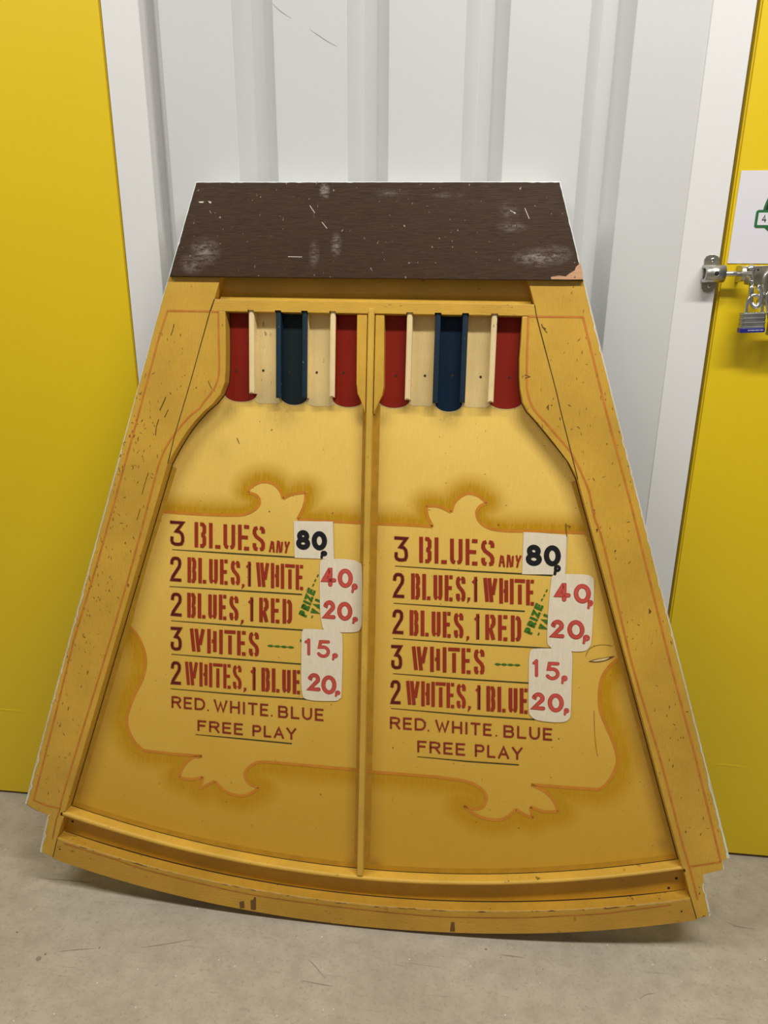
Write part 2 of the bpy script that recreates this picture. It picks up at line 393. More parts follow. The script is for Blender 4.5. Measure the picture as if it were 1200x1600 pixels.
# inner shaped fillets
FL = [(-0.2787,1.1511),(-0.2519,1.1511),(-0.2514,1.0933),(-0.2524,1.0497),(-0.2543,1.0298),(-0.2627,1.0087),(-0.2768,0.9928),(-0.2933,0.9790),(-0.3087,0.9629),(-0.3231,0.9456),(-0.3365,0.9259),(-0.3488,0.9062),(-0.3612,0.8840),(-0.3470,0.9359),(-0.3158,1.0308)]
FR = [(0.2756,1.1484),(0.2528,1.1483),(0.2529,1.1063),(0.2521,1.0803),(0.2536,1.0488),(0.2558,1.0299),(0.2607,1.0077),(0.2706,0.9920),(0.2863,0.9764),(0.3022,0.9586),(0.3169,0.9418),(0.3443,0.9102),(0.3595,0.8819),(0.3235,0.9976),(0.3155,1.0259)]
slab('shaped_fillet', FL, WP+.0003, WF, m_stile, board, 0.0014)
slab('shaped_fillet', FR, WP+.0003, WF, m_stile, board, 0.0014)
# backboard
bot = [(-0.62+1.24*i/40, rail_bot(-0.62+1.24*i/40)) for i in range(41)]
shr = lambda P, k: [(p[0]-math.copysign(k, p[0]), p[1]) for p in P]
bb = [HD[1], HD[2]]+shr(R_out, .0005)+shr(R_foot[1:-1], .0005)+bot[::-1]+shr(L_foot[1:-1][::-1], .0005)+shr(L_out[::-1], .0005)+[HD[5], HD[0]]
backb = slab('backboard', bb, 0.0, WP, m_pale, board, 0.0008)
backb['label'] = 'pale painted plywood backing board'
# header
hp = slab('header_panel', [HD[0], HD[1], HD[2], HD[3], HD[4], HD[5]], WF+.0004, WH, m_brown, board, 0.0007)
hp['label'] = 'dark brown header panel with white scuffs'
slab('header_backing', [(Lti[0]+.002, HD[0][1]-.004), (Rti[0]-.002, HD[0][1]-.004), (L_in[-1][0]*-1+.004, L_in[-1][1]+.008), (L_in[-1][0]+.004, L_in[-1][1]+.008)], WP+.0003, WF, m_gap, board, 0)
flat('bare_wood_patch', [(0.3389,1.2346),(0.3420,1.2257),(0.3463,1.2064),(0.3185,1.2060),(0.2950,1.2063),(0.2948,1.2100),(0.3069,1.2121),(0.3182,1.2107),(0.3240,1.2157),(0.3318,1.2202),(0.3334,1.2257),(0.3382,1.2301)], WH+.0004, m_bare, hp)['label'] = 'bare chipped wood corner'
flat('white_chip', [(-0.2935,1.3280),(-0.2846,1.3284),(-0.2847,1.3259),(-0.2913,1.3259)], WH+.0004, m_glint, hp)
flat('white_chip', [(-0.2769,1.3289),(-0.2713,1.3279),(-0.2714,1.3248),(-0.2747,1.3258)], WH+.0004, m_glint, hp)
for P in ([(-0.1035,1.3212),(-0.0992,1.3151),(-0.0948,1.3091)], [(-0.0829,1.2950),(-0.0785,1.2899),(-0.0742,1.2849)], [(-0.1400,1.2399),(-0.1160,1.2395)], [(0.2241,1.3122),(0.2334,1.3083)], [(0.2472,1.3160),(0.2552,1.2994)], [(0.2272,1.3112),(0.2325,1.3073)]):
    ribbon_obj('scratch', [P], 0.0005, WH+.0004, m_glint, hp)
# top rail with slots for the lane rails
def interp(a, b, t): return (a[0]+(b[0]-a[0])*t, a[1]+(b[1]-a[1])*t)
LR = [[(-0.2072,1.1508),(-0.2068,1.0121)], [(-0.1601,1.1503),(-0.1584,1.0055)], [(-0.1140,1.1508),(-0.1125,1.0066)], [(-0.0654,1.1502),(-0.0638,1.0088)],
      [(0.0652,1.1506),(0.0677,1.0075)], [(0.1126,1.1512),(0.1153,1.0032)], [(0.1591,1.1512),(0.1602,1.0053)], [(0.2068,1.1512),(0.2085,1.0065)]]
dv_u = 0.0013
TR = [(-0.2705,1.1712),(0.2718,1.1677),(0.2758,1.1489),(-0.2780,1.1508)]
slots = sorted([0.5*(a[0]+b[0]) for a, b in LR]+[dv_u])
low = [TR[3]]
for u in slots:
    k = (u-TR[3][0])/(TR[2][0]-TR[3][0]); v = interp(TR[3], TR[2], k)[1]
    low += [(u-.0058, v), (u-.0058, v+.0042), (u+.0058, v+.0042), (u+.0058, v)]
low.append(TR[2])
slab('top_rail', [TR[0]]+low+[TR[1]], WP+.0003, WF, m_rail, board, 0.0010)
# recessed tray above the rail
RC = [(-0.2675,1.2203),(0.2618,1.2180),(0.2761,1.1685),(-0.2819,1.1716)]
flat('tray_floor', [RC[0], RC[1], RC[2], RC[3]], WP+.0012, m_recess, board)
V = []; Fc = []; n = 7
for i in range(n):
    a = math.pi/2*i/(n-1)
    for e, s in ((TR[0], .004), (TR[1], -.004)): V.append((e[0]+s, e[1]+0.016*(1-math.sin(a)), WP+.0012+0.017*(1-math.cos(a))))
for i in range(n-1): Fc.append((2*i, 2*i+1, 2*i+3, 2*i+2))
smooth(pyd('cove_moulding', V, Fc, m_recess, board))

# ---- playing panel (fine grid carrying the airbrush mask)
top1 = [(-0.3812,0.7930),(-0.3518,0.7921),(-0.3213,0.7914),(-0.2848,0.7910),(-0.2557,0.7916),(-0.2292,0.7938),(-0.2087,0.8037),(-0.1994,0.8171),(-0.2046,0.8294),(-0.2214,0.8351)]
top2 = [(-0.2214,0.8351),(-0.2161,0.8442),(-0.2006,0.8536),(-0.1851,0.8555),(-0.1697,0.8498),(-0.1595,0.8374),(-0.1556,0.8260)]
top3 = [(-0.1556,0.8260),(-0.1390,0.8346),(-0.1136,0.8390)]
top4 = [(-0.1136,0.8390),(-0.1146,0.8238),(-0.1196,0.8073),(-0.1286,0.7892)]
top5 = [(-0.1286,0.7892),(-0.0151,0.7874),(-0.0034,0.7873),(0.0175,0.7870),(0.0751,0.7871),(0.1163,0.7859)]
top6 = [(0.1163,0.7859),(0.1060,0.8057),(0.1037,0.8229)]
top7 = [(0.1037,0.8229),(0.1253,0.8226),(0.1483,0.8132)]
top8 = [(0.1483,0.8132),(0.1533,0.8306),(0.1668,0.8440),(0.1807,0.8482),(0.1977,0.8425),(0.2105,0.8316)]
top9 = [(0.2105,0.8316),(0.1984,0.8255),(0.1933,0.8138),(0.1996,0.7980),(0.2170,0.7873),(0.2451,0.7839),(0.2896,0.7850),(0.3448,0.7858),(0.3821,0.7857)]
rs1 = [(0.4545,0.5608),(0.4394,0.5443),(0.4283,0.5203),(0.4267,0.4904),(0.4306,0.4608),(0.4414,0.4358),(0.4565,0.4048),(0.4660,0.3769),(0.4663,0.3569),(0.4549,0.3252),(0.4392,0.3075)]
rb1 = [(0.4392,0.3075),(0.4031,0.3075),(0.3157,0.3072)]
rb2 = [(0.3157,0.3072),(0.3397,0.2970),(0.3583,0.2793),(0.3684,0.2577)]
rb3 = [(0.3684,0.2577),(0.3421,0.2554),(0.3166,0.2628)]
rb4 = [(0.3166,0.2628),(0.3223,0.2406)]
rb5 = [(0.3223,0.2406),(0.3073,0.2458),(0.2902,0.2557)]
rb6 = [(0.2902,0.2557),(0.2750,0.2384),(0.2575,0.2309),(0.2305,0.2324),(0.2097,0.2417),(0.1936,0.2538)]
rb7 = [(0.1936,0.2538),(0.2148,0.2491),(0.2283,0.2551),(0.2347,0.2739),(0.2250,0.2906),(0.1976,0.3032),(0.1615,0.3066)]
bm1 = [(0.1615,0.3066),(0.1434,0.3084),(0.0177,0.3084),(0.0024,0.3092),(-0.0177,0.3106),(-0.1153,0.3116),(-0.1873,0.3124)]
lb1 = [(-0.1873,0.3124),(-0.2085,0.3088),(-0.2263,0.2934),(-0.2302,0.2797),(-0.2214,0.2644),(-0.2023,0.2573)]
lb2 = [(-0.2023,0.2573),(-0.2189,0.2445),(-0.2395,0.2373),(-0.2651,0.2419),(-0.2792,0.2515),(-0.2906,0.2640)]
lb3 = [(-0.2906,0.2640),(-0.3193,0.2475),(-0.3150,0.2708)]
lb4 = [(-0.3150,0.2708),(-0.3372,0.2635),(-0.3631,0.2661)]
lb5 = [(-0.3631,0.2661),(-0.3548,0.2884),(-0.3363,0.3086),(-0.3156,0.3142)]
lb6 = [(-0.3156,0.3142),(-0.3750,0.3142),(-0.4349,0.3169)]
ls1 = [(-0.4349,0.3169),(-0.4527,0.3343),(-0.4637,0.3575),(-0.4663,0.3773),(-0.4624,0.3974),(-0.4496,0.4299),(-0.4331,0.4623),(-0.4251,0.4913),(-0.4263,0.5195),(-0.4382,0.5495),(-0.4529,0.5664)]
c_ = lambda P: catmull(P, 6)
segs = [c_(top1), c_(top2), c_(top3), c_(top4), list(top5), c_(top6), c_(top7), c_(top8), c_(top9)]
low_segs = [c_(rs1), list(rb1), c_(rb2), c_(rb3), list(rb4), c_(rb5), c_(rb6), c_(rb7), list(bm1), c_(lb1), c_(lb2), list(lb3), c_(lb4), c_(lb5), list(lb6), c_(ls1)]
topline = [p for s in segs for p in s]; lowline = [p for s in low_segs for p in s]
cart = topline+lowline
step = 0.003
us = np.arange(-0.60, 0.6001, step); vs = np.arange(0.085, 1.175, step)
UU, VV = np.meshgrid(us, vs)
def seg_dist(PX, PY, line):
    D = np.full(PX.shape, 9.0)
    for a, b in zip(line[:-1], line[1:]):
        ax, ay = a; bx, by = b; dx, dy = bx-ax, by-ay; L2 = dx*dx+dy*dy
        if L2 < 1e-12: continue
        tt = np.clip(((PX-ax)*dx+(PY-ay)*dy)/L2, 0, 1)
        D = np.minimum(D, np.hypot(PX-ax-tt*dx, PY-ay-tt*dy))
    return D
def inside(PX, PY, poly):
    r = np.zeros(PX.shape, bool); n = len(poly); j = n-1
    for i in range(n):
        xi, yi = poly[i]; xj, yj = poly[j]
        c = ((yi > PY) != (yj > PY)) & (PX < (xj-xi)*(PY-yi)/((yj-yi) if yj != yi else 1e-9)+xi); r ^= c; j = i
    return r
Dt = seg_dist(UU, VV, topline); Dl = seg_dist(UU, VV, lowline)
ins = inside(UU, VV, cart)
air = np.maximum(np.clip(1.30*(1-Dt/0.042), 0, 1)**1.2, np.clip(1.35*(1-Dl/0.064), 0, 1)**1.3)
air = np.maximum(air, 0.34*np.clip((0.42-VV)/0.22, 0, 1))
air = np.where(ins, 0, air)
# grime around the lane ends and in the corners
grime = np.zeros(UU.shape)
for (bu, bv), rr, st in zip([(-0.1997,0.9991),(-0.1554,0.9855),(-0.0931,0.9938),(-0.0656,0.9945),(-0.0139,0.9723),(0.0133,0.9730),(0.0690,0.9955),(0.1363,0.9839),(0.1003,0.9962),(0.1929,1.0007),(0.2104,1.0011),(-0.2526,0.9831),(-0.0114,0.1128),(0.0263,0.1138),(0.5656,0.2078),(-0.2712,0.9138)], [.010, .03, .01, .012, .012, .014, .012, .022, .008, .01, .012, .02, .016, .016, .02, .02], [.5, .4, .5, .5, .5, .4, .55, .45, .4, .4, .5, .3, .4, .45, .35, .15]):
    grime = np.maximum(grime, st*np.exp(-((UU-bu)**2+(VV-bv)**2)/(rr*rr)))
frame_in = L_in[:0]
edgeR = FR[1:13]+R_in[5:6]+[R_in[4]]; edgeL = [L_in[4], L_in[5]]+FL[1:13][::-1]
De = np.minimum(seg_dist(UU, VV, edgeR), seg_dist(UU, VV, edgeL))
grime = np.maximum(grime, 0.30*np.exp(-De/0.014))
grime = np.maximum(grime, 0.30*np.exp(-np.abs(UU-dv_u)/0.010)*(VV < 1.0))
# keep the cells that lie inside the frame's outer edge and above the ledge
keep_poly = shr(L_out[:4], .012)[::-1]+[(-0.25, 1.26), (0.25, 1.26)]+shr(R_out[:4], .012)+[(0.625, 0.06), (-0.625, 0.06)]
ci, cj = UU[:-1, :-1]+step/2, VV[:-1, :-1]+step/2
keep = inside(ci, cj, keep_poly) & (cj > led_top(ci)-0.006) & (cj < 1.168)
H, Wd = UU.shape
idx = np.arange(H*Wd).reshape(H, Wd)
ky, kx = np.nonzero(keep)
quads = np.stack([idx[ky, kx], idx[ky, kx+1], idx[ky+1, kx+1], idx[ky+1, kx]], 1)
used = np.unique(quads); remap = np.full(H*Wd, -1); remap[used] = np.arange(len(used)); quads = remap[quads]
co = np.stack([UU.ravel()[used], VV.ravel()[used], np.full(len(used), WP+.0008)], 1)
me = bpy.data.meshes.new('play_panel')
me.vertices.add(len(co)); me.vertices.foreach_set('co', co.ravel())
me.loops.add(quads.size); me.loops.foreach_set('vertex_index', quads.ravel().astype(np.int32))
me.polygons.add(len(quads)); me.polygons.foreach_set('loop_start', (np.arange(len(quads))*4).astype(np.int32))
me.update(calc_edges=True)
a = me.attributes.new('airbrush', 'FLOAT', 'POINT'); a.data.foreach_set('value', air.ravel()[used].astype(np.float32))
a = me.attributes.new('grime', 'FLOAT', 'POINT'); a.data.foreach_set('value', grime.ravel()[used].astype(np.float32))
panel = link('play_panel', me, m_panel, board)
panel['label'] = 'sunken yellow playing panel with airbrushed cartouche'
Z0 = WP+.0008
# painted border bands
bandL = [(-0.3636,0.8760),(-0.4204,0.7081),(-0.4656,0.5596),(-0.5576,0.2766),(-0.5810,0.2017)]
bandR = [(0.3599,0.8755),(0.4027,0.7531),(0.4455,0.6125),(0.5279,0.3635),(0.5747,0.2195)]
ribbon_obj('border_band', [[(u+.004, v) for u, v in bandL]], 0.0058, Z0+.0002, m_band, panel)
ribbon_obj('border_band', [[(u-.003, v) for u, v in bandR]], 0.0045, Z0+.0002, m_band, panel)
for s0, s1 in ((-0.585, -0.0045), (0.0065, 0.583)):
    P = [(s0+(s1-s0)*i/30, led_top(s0+(s1-s0)*i/30)+0.0055) for i in range(31)]
    ribbon_obj('border_band', [P], 0.0060, Z0+.0002, m_band, panel)
ribbon_obj('border_band', [[(dv_u-.0095, 1.0), (dv_u-.0095, .12)]], 0.0048, Z0+.0003, m_band, panel)
ribbon_obj('border_band', [[(dv_u+.0105, 1.0), (dv_u+.0105, .12)]], 0.0058, Z0+.0003, m_band, panel)
# cartouche outline
ribbon_obj('cartouche_outline', segs, 0.0027, Z0+.0005, m_outline, panel)
ribbon_obj('cartouche_outline', low_segs, 0.0028, Z0+.0005, m_outline, panel)

# ---- lane stripes
def arc_end(u0, u1, vt, va, depth):
    c = (u0+u1)/2; r = (u1-u0)/2
    return [(u0, vt), (u0, va)]+[(c-r*math.cos(math.pi*k/16), va-depth*math.sin(math.pi*k/16)) for k in range(1, 16)]+[(u1, va), (u1, vt)]
lu = [0.5*(a[0]+b[0]) for a, b in LR]
VTOP = 1.162
A = [(-0.2362,0.9978),(-0.1390,0.9944),(-0.0312,0.9931),(0.0363,0.9936),(0.1372,0.9895),(0.2411,0.9964)]     # lowest points of the round ends
lanes = [(-0.262, lu[0]+.003, A[0][1], m_red), (lu[1], lu[2], A[1][1], m_blue_old), (lu[3]-.002, -0.012, A[2][1], m_red),
         (0.014, lu[4]+.002, A[3][1], m_red), (lu[5], lu[6], A[4][1], m_blue), (lu[7]-.002, 0.262, A[5][1], m_red)]
for u0, u1, vb, m in lanes:
    ribbon_obj('lane_stripe_edge', [arc_end(u0-.001, u1+.001, vb+.016, vb+.013, 0.0143)], 0.0007, Z0+.0003, m_cream, panel)
    flat('lane_stripe', arc_end(u0, u1, VTOP, vb+.013, 0.013), Z0+.0005, m, panel)
for u0, u1, vb in ((lu[0], lu[1], A[1][1]+.001), (lu[2], lu[3], A[2][1]), (lu[4], lu[5], A[4][1]+.008), (lu[6], lu[7], A[4][1]+.008)):
    flat('lane_stripe', [(u0, VTOP), (u0, vb+.004)]+[(u0+(u1-u0)*k/6, vb+.0003*math.sin(k*2.1)) for k in range(1, 6)]+[(u1, vb+.004), (u1, VTOP)], Z0+.0004, m_cream, panel)
for (hu, hv) in [(-0.2399,1.0509),(-0.1916,1.0530),(-0.1449,1.0517),(-0.0957,1.0515),(-0.0480,1.0519),(0.0442,1.0487),(0.0941,1.0497),(0.1415,1.0507),(0.1896,1.0495),(0.2379,1.0494)]:
    bm = bmesh.new(); bmesh.ops.create_circle(bm, cap_ends=True, radius=0.0022, segments=12, matrix=Matrix.Translation((hu, hv, Z0+.0009)))
    from_bm('screw_hole', bm, m_hole, panel)
# ---- lane rails: cream or navy on each face
def lane_rail(u, vt, vb, mt, ml, mr):
    hw = 0.0049; n = 8
    me_pts = []
    prof_ = [(-hw, Z0), (-hw, .0395), (-hw+.0008, .0412), (-.0015, .0420), (.0015, .0420), (hw-.0008, .0412), (hw, .0395), (hw, Z0)]
    bm = bmesh.new()
    def lowv(x): return vb+0.0032*(1-(x/hw)**2)
    T = [bm.verts.new((u+x, vt, w)) for x, w in prof_]; Bt = [bm.verts.new((u+x, lowv(x) if w > .035 else vb, w)) for x, w in prof_]
    fs = []
    for i in range(len(prof_)-1):
        f = bm.faces.new((T[i], T[i+1], Bt[i+1], Bt[i])); f.material_index = 1 if i == 0 else (2 if i == len(prof_)-2 else 0)
    bm.faces.new(T[::-1]); f = bm.faces.new(Bt)
    o = from_bm('lane_rail', bm, mt, board); o.data.materials.append(ml); o.data.materials.append(mr); return o
fm = [(m_cream_rail, m_red, m_cream_rail), (m_blue_rail, m_cream_rail, m_blue_rail), (m_blue_rail, m_blue_rail, m_cream_rail), (m_cream_rail, m_cream_rail, m_red),
      (m_cream_rail, m_red, m_cream_rail), (m_blue_rail, m_cream_rail, m_blue_rail), (m_blue_rail, m_blue_rail, m_cream_rail), (m_cream_rail, m_cream_rail, m_red)]
for i, (a, b) in enumerate(LR):
    o = lane_rail(lu[i], a[1]+.006, b[1], *fm[i])
    o['label'] = 'navy lane rail' if fm[i][0] is m_blue_rail else 'cream lane rail'
# ---- divider and its flares
DT = [(0.0001,1.1562),(0.0004,0.1059)]
bm = bmesh.new(); hw = 0.0058
bm2 = bmesh.new(); slab_bm(bm2, [(dv_u-hw, DT[0][1]+.004), (dv_u-hw, DT[1][1]+.001), (dv_u, DT[1][1]-.001), (dv_u+hw, DT[1][1]+.001), (dv_u+hw, DT[0][1]+.004)], Z0+.0002, .0455, 0.0030, 3)
bm.free(); from_bm('divider_bar', bm2, m_bar, board)
FLv = [(-0.0232,1.1520),(-0.0219,1.0326),(-0.0200,1.0163),(-0.0148,1.0067),(-0.0071,0.9839)]
FRv = [(0.0234,1.1494),(0.0252,1.0282),(0.0228,1.0140),(0.0153,1.0008),(0.0096,0.9822)]
slab('divider_flare', FLv+[(dv_u-hw-.0012, FLv[-1][1]), (dv_u-hw-.0012, FLv[0][1])], Z0+.0002, .0425, m_stile, board, 0.0012)
slab('divider_flare', FRv+[(dv_u+hw+.0012, FRv[-1][1]), (dv_u+hw+.0012, FRv[0][1])], Z0+.0002, .0425, m_stile, board, 0.0012)

# ---- ledge, gutter, bottom rail
N = 48
def sweep(name, u0, u1, sect, mat, jitter=0.0):
    V = []; Fc = []; m = None
    for i in range(N+1):
        u = u0+(u1-u0)*i/N; pts_ = sect(u); m = len(pts_); V += [(u, v, w) for v, w in pts_]
    for i in range(N):
        for k in range(m): Fc.append((i*m+k, (i+1)*m+k, (i+1)*m+(k+1) % m, i*m+(k+1) % m))
    Fc.append(list(range(m))); Fc.append(list(range(N*m, N*m+m))[::-1])
    me = bpy.data.meshes.new(name); me.from_pydata(V, [], Fc); bm = bmesh.new(); bm.from_mesh(me)
    return from_bm(name, bm, mat, board)
def ledge_sect(u):
    t, b = led_top(u), led_bot(u)-.0005; c = (t+b)/2; r = (t-b)/2
    return [(t, WP), (t, .0405)]+[(c+r*math.cos(a), .0405+r*math.sin(a)) for a in (math.pi*k/8 for k in range(1, 8))]+[(b, .0405), (b, WP)]
lg = sweep('ledge', -0.594, 0.594, ledge_sect, m_ledge)
gut = sweep('gutter_floor', -0.612, 0.612, lambda u: [(led_bot(u)+.002, WP), (led_bot(u)+.002, WP+.0012), (rail_top(u)-.003, WP+.0012), (rail_top(u)-.003, WP)], m_gutter)
gut['label'] = 'darker ochre gutter floor'
def rail_sect(u):
    t, b = rail_top(u), rail_bot(u); c = .0016
    return [(t, WP), (t, WF-c), (t-.0005, WF-.0005), (t-c, WF), (b+.001, WF), (b, WF-.001), (b, WP)]
JL = [(-0.6079,0.1283),(-0.6190,0.0860)]; JR = [(0.6098,0.1234),(0.6238,0.0821)]
def joint_u(J, v): return J[0][0]+(J[1][0]-J[0][0])*(v-J[0][1])/(J[1][1]-J[0][1])
V = []; Fc = []
for i in range(N+1):
    sct = rail_sect(-0.612+1.228*i/N); m_ = len(sct)
    for v, w in sct:
        ul, ur = joint_u(JL, v)+.0004, joint_u(JR, v)-.0004; V.append((ul+(ur-ul)*i/N, v, w))
for i in range(N):
    for k in range(m_): Fc.append((i*m_+k, (i+1)*m_+k, (i+1)*m_+(k+1) % m_, i*m_+(k+1) % m_))
Fc.append(list(range(m_))); Fc.append(list(range(N*m_, N*m_+m_))[::-1])
me_ = bpy.data.meshes.new('bottom_rail'); me_.from_pydata(V, [], Fc); bm = bmesh.new(); bm.from_mesh(me_)
br = from_bm('bottom_rail', bm, painted_wood('bottom_rail_paint', lin(194, 148, 50), (1, 9, 1), 0.8, grain=0.5), board)
for f_, a_, b_, h_ in ((lambda u: led_top(u)+.0006, -.588, .586, .0008), (lambda u: rail_top(u)+.0009, -.606, .608, .0011)):
    ribbon_obj('joint_line', [[(a_+(b_-a_)*i/60, f_(a_+(b_-a_)*i/60)) for i in range(61)]], h_, WP+.0014, m_gap, lg if h_ < .001 else gut)
for P in ([L_in[4], L_in[5]]+FL[1:13][::-1], FR[1:13]+[R_in[5], R_in[4]]):
    sg_ = 1 if P[0][0] < 0 else -1
    ribbon_obj('joint_line', [[(u+sg_*.0006, v) for u, v in P]], .0009, WP+.0016, m_gap, panel)
WB = WF+.0004
rnd = random.Random(3); P = [(-.605+1.212*i/200, rail_top(-.605+1.212*i/200)-.0014) for i in range(201)]
V = []; Fc = []; ribbon(P, .001, WB-.0002, V, Fc, hws=[.0003+.0011*rnd.random()**2 for _ in P]); pyd('worn_edge', V, Fc, painted_wood('worn_bare_edge', lin(222, 186, 116), (1, 9, 1), .9), br)
for _ in range(34):
    u = rnd.uniform(-.59, .59); L_ = rnd.uniform(.004, .02); v = rail_top(u)-rnd.choice((.0016, .0022, .0030))
    ribbon_obj('paint_chip', [[(u, v), (u+L_/2, rail_top(u+L_/2)-rail_top(u)+v+rnd.uniform(-.0004, .0004)), (u+L_, rail_top(u+L_)-rail_top(u)+v)]], .0005, WB, m_smudge, br, hws=[.0002, .0007, .0002])
P = [(-0.5939,0.1187),(-0.5409,0.1056),(-0.4881,0.0940),(-0.4356,0.0796),(-0.3234,0.0602),(-0.2112,0.0453),(-0.1005,0.0388),(0.0248,0.0355),(0.1477,0.0363),(0.2441,0.0439),(0.3154,0.0515),(0.3855,0.0630),(0.4547,0.0743),(0.5259,0.0923),(0.5772,0.1055)]
ribbon_obj('pinstripe', [catmull(P, 4)], 0.0011, WB, m_pin_dark, br)
flat('brown_smear', [(-0.2358,0.0275),(-0.2267,0.0298),(-0.2255,0.0153),(-0.2346,0.0130)], WB, m_smudge, br)
flat('brown_smear', [(-0.2132,0.0326),(-0.2074,0.0353),(-0.2061,0.0410),(-0.2023,0.0407),(-0.2024,0.0136),(-0.2056,0.0126),(-0.2127,0.0132)], WB, m_smudge, br)
flat('brown_smear', [(0.1784,0.0274),(0.1845,0.0280),(0.1864,0.0086),(0.1768,0.0075)], WB, m_smudge, br)
flat('brown_smear', [(0.4042,0.0636),(0.4088,0.0641),(0.4094,0.0549),(0.4060,0.0539)], WB, m_pin_dark, br)

# ---- pinstripes on the frame
PL1 = [(-0.5983,0.1936),(-0.6235,0.1969),(-0.6531,0.2067)]
PL2 = [(-0.6531,0.2067),(-0.5968,0.3960),(-0.5542,0.5436),(-0.5003,0.6982),(-0.4247,0.9337),(-0.3726,1.1023),(-0.3552,1.1508)]
PL3 = [(-0.3552,1.1508),(-0.2790,1.1505)]
PL4 = [(-0.5983,0.1936),(-0.5916,0.2208),(-0.5541,0.3340),(-0.4817,0.5479),(-0.4322,0.7014),(-0.3883,0.8484),(-0.3752,0.8893),(-0.3632,0.9149)]
ribbon_obj('pinstripe', [PL1, PL2, PL3, catmull(PL4, 4)], 0.0016, WB, m_pin, stL)
ribbon_obj('pinstripe', [[(-0.5983,0.1936),(-0.6074,0.1701),(-0.6177,0.1263)]], 0.0012, WB, m_pin_dark, stL)
PF = [(-0.3632,0.9149),(-0.3443,0.9416),(-0.3190,0.9699),(-0.3018,0.9833),(-0.2905,0.9980),(-0.2769,1.0144),(-0.2680,1.0312),(-0.2640,1.0527),(-0.2640,1.0931),(-0.2642,1.1501)]
ribbon_obj('pinstripe', [catmull(PF, 4), [(-0.2767,1.1500),(-0.2642,1.1501)]], 0.0016, WB, m_pin, stL)
QR1 = [(0.2777,1.1481),(0.3509,1.1484)]
QR2 = [(0.3509,1.1484),(0.3976,0.9994),(0.4503,0.8422),(0.5374,0.5658),(0.5932,0.4001),(0.6555,0.1995)]
QR3 = [(0.6555,0.1995),(0.6047,0.1854)]
QR4 = [(0.3607,0.9010),(0.3791,0.8625),(0.3918,0.8168),(0.4111,0.7676),(0.4729,0.5617),(0.5367,0.3823),(0.5829,0.2390),(0.6065,0.1716),(0.6222,0.1206)]
ribbon_obj('pinstripe', [QR1, QR2, QR3, catmull(QR4, 4)], 0.0017, WB, m_pin, stR)
QF = [(0.2628,1.1480),(0.2634,1.1013),(0.2648,1.0596),(0.2675,1.0280),(0.2735,1.0091),(0.2821,0.9944),(0.3023,0.9736),(0.3226,0.9517),(0.3430,0.9297),(0.3607,0.9010)]
ribbon_obj('pinstripe', [catmull(QF, 4), [(0.2628,1.1480),(0.2767,1.1480)]], 0.0017, WB, m_pin, stR)
# open joints between stile and fillet
def joint(P, par): ribbon_obj('joint_line', [P], 0.00055, WB+.0002, m_gap, par)
joint([(-0.2707,1.1714),(-0.2787,1.1516),(-0.3158,1.0308),(-0.3470,0.9359),(-0.3609,0.8852)], stL)
joint([(0.2719,1.1671),(0.2761,1.1483),(0.3157,1.0259),(0.3237,0.9976),(0.3598,0.8815)], stR)
joint([(-0.6076,0.1287),(-0.6188,0.0864)], stL); joint([(0.6095,0.1238),(0.6236,0.0825)], stR)
# chips and scars in the frame's paint
for P, hw_ in (([(0.2846,1.1366),(0.2869,1.1315),(0.2923,1.1285)], .0008), ([(0.2881,1.1295),(0.2947,1.1224)], .0006), ([(0.2619,1.0532),(0.2705,1.0507),(0.2628,1.0480)], .0008), ([(-0.3435,1.1288),(-0.3461,1.1190),(-0.3498,1.1092)], .0006), ([(-0.3616,1.0031),(-0.3679,0.9895),(-0.3728,0.9804)], .0008), ([(-0.3756,0.9634),(-0.3807,0.9497),(-0.3823,0.9349)], .0007), ([(-0.3575,0.9808),(-0.3649,0.9671)], .0006), ([(-0.2841,1.0325),(-0.2774,1.0183)], .0005), ([(-0.4150,0.8006),(-0.4217,0.7802)], .0005), ([(-0.3973,0.8678),(-0.4051,0.8467),(-0.4105,0.8278)], .0005)):
    ribbon_obj('paint_scar', [P], hw_, WB+.0001, m_smudge, stL if P[0][0] < 0 else stR)
def stile_chips(par, A_, B_, k, seed):
    rnd = random.Random(seed); Vc = []; Fcc = []
    for _ in range(k):
        t_ = rnd.random(); s_ = rnd.random()**1.5; p = interp(interp(A_[0], A_[1], t_), interp(B_[0], B_[1], t_), s_)
        L_ = rnd.uniform(.001, .007); a_ = math.radians(90+rnd.uniform(-35, 35)) if rnd.random() < .7 else rnd.uniform(0, 3.1)
        dx, dy = L_/2*math.cos(a_), L_/2*math.sin(a_); h_ = rnd.uniform(.0003, .0008)
        ribbon([(p[0]-dx, p[1]-dy), p, (p[0]+dx, p[1]+dy)], h_, WB+.0001, Vc, Fcc, hws=[h_*.3, h_, h_*.3])
    o = pyd('paint_dents', Vc, Fcc, plain('dent_dirt', lin(116, 80, 32), .6), par); o['kind'] = 'stuff'
stile_chips(stL, [(-0.3688,1.1350),(-0.6587,0.2138)], [(-0.3124,1.0705),(-0.5886,0.2266)], 100, 11)
stile_chips(stL, [(-0.4132,1.0131),(-0.5312,0.6324)], [(-0.3581,1.0032),(-0.4886,0.5975)], 80, 12)
stile_chips(stR, [(0.3564,1.1741),(0.6576,0.2209)], [(0.3023,1.0811),(0.5916,0.2146)], 75, 13)
flat('paint_chip', [(0.4936,0.6634),(0.4984,0.6569),(0.4945,0.6521)], WB, m_smudge, stR)
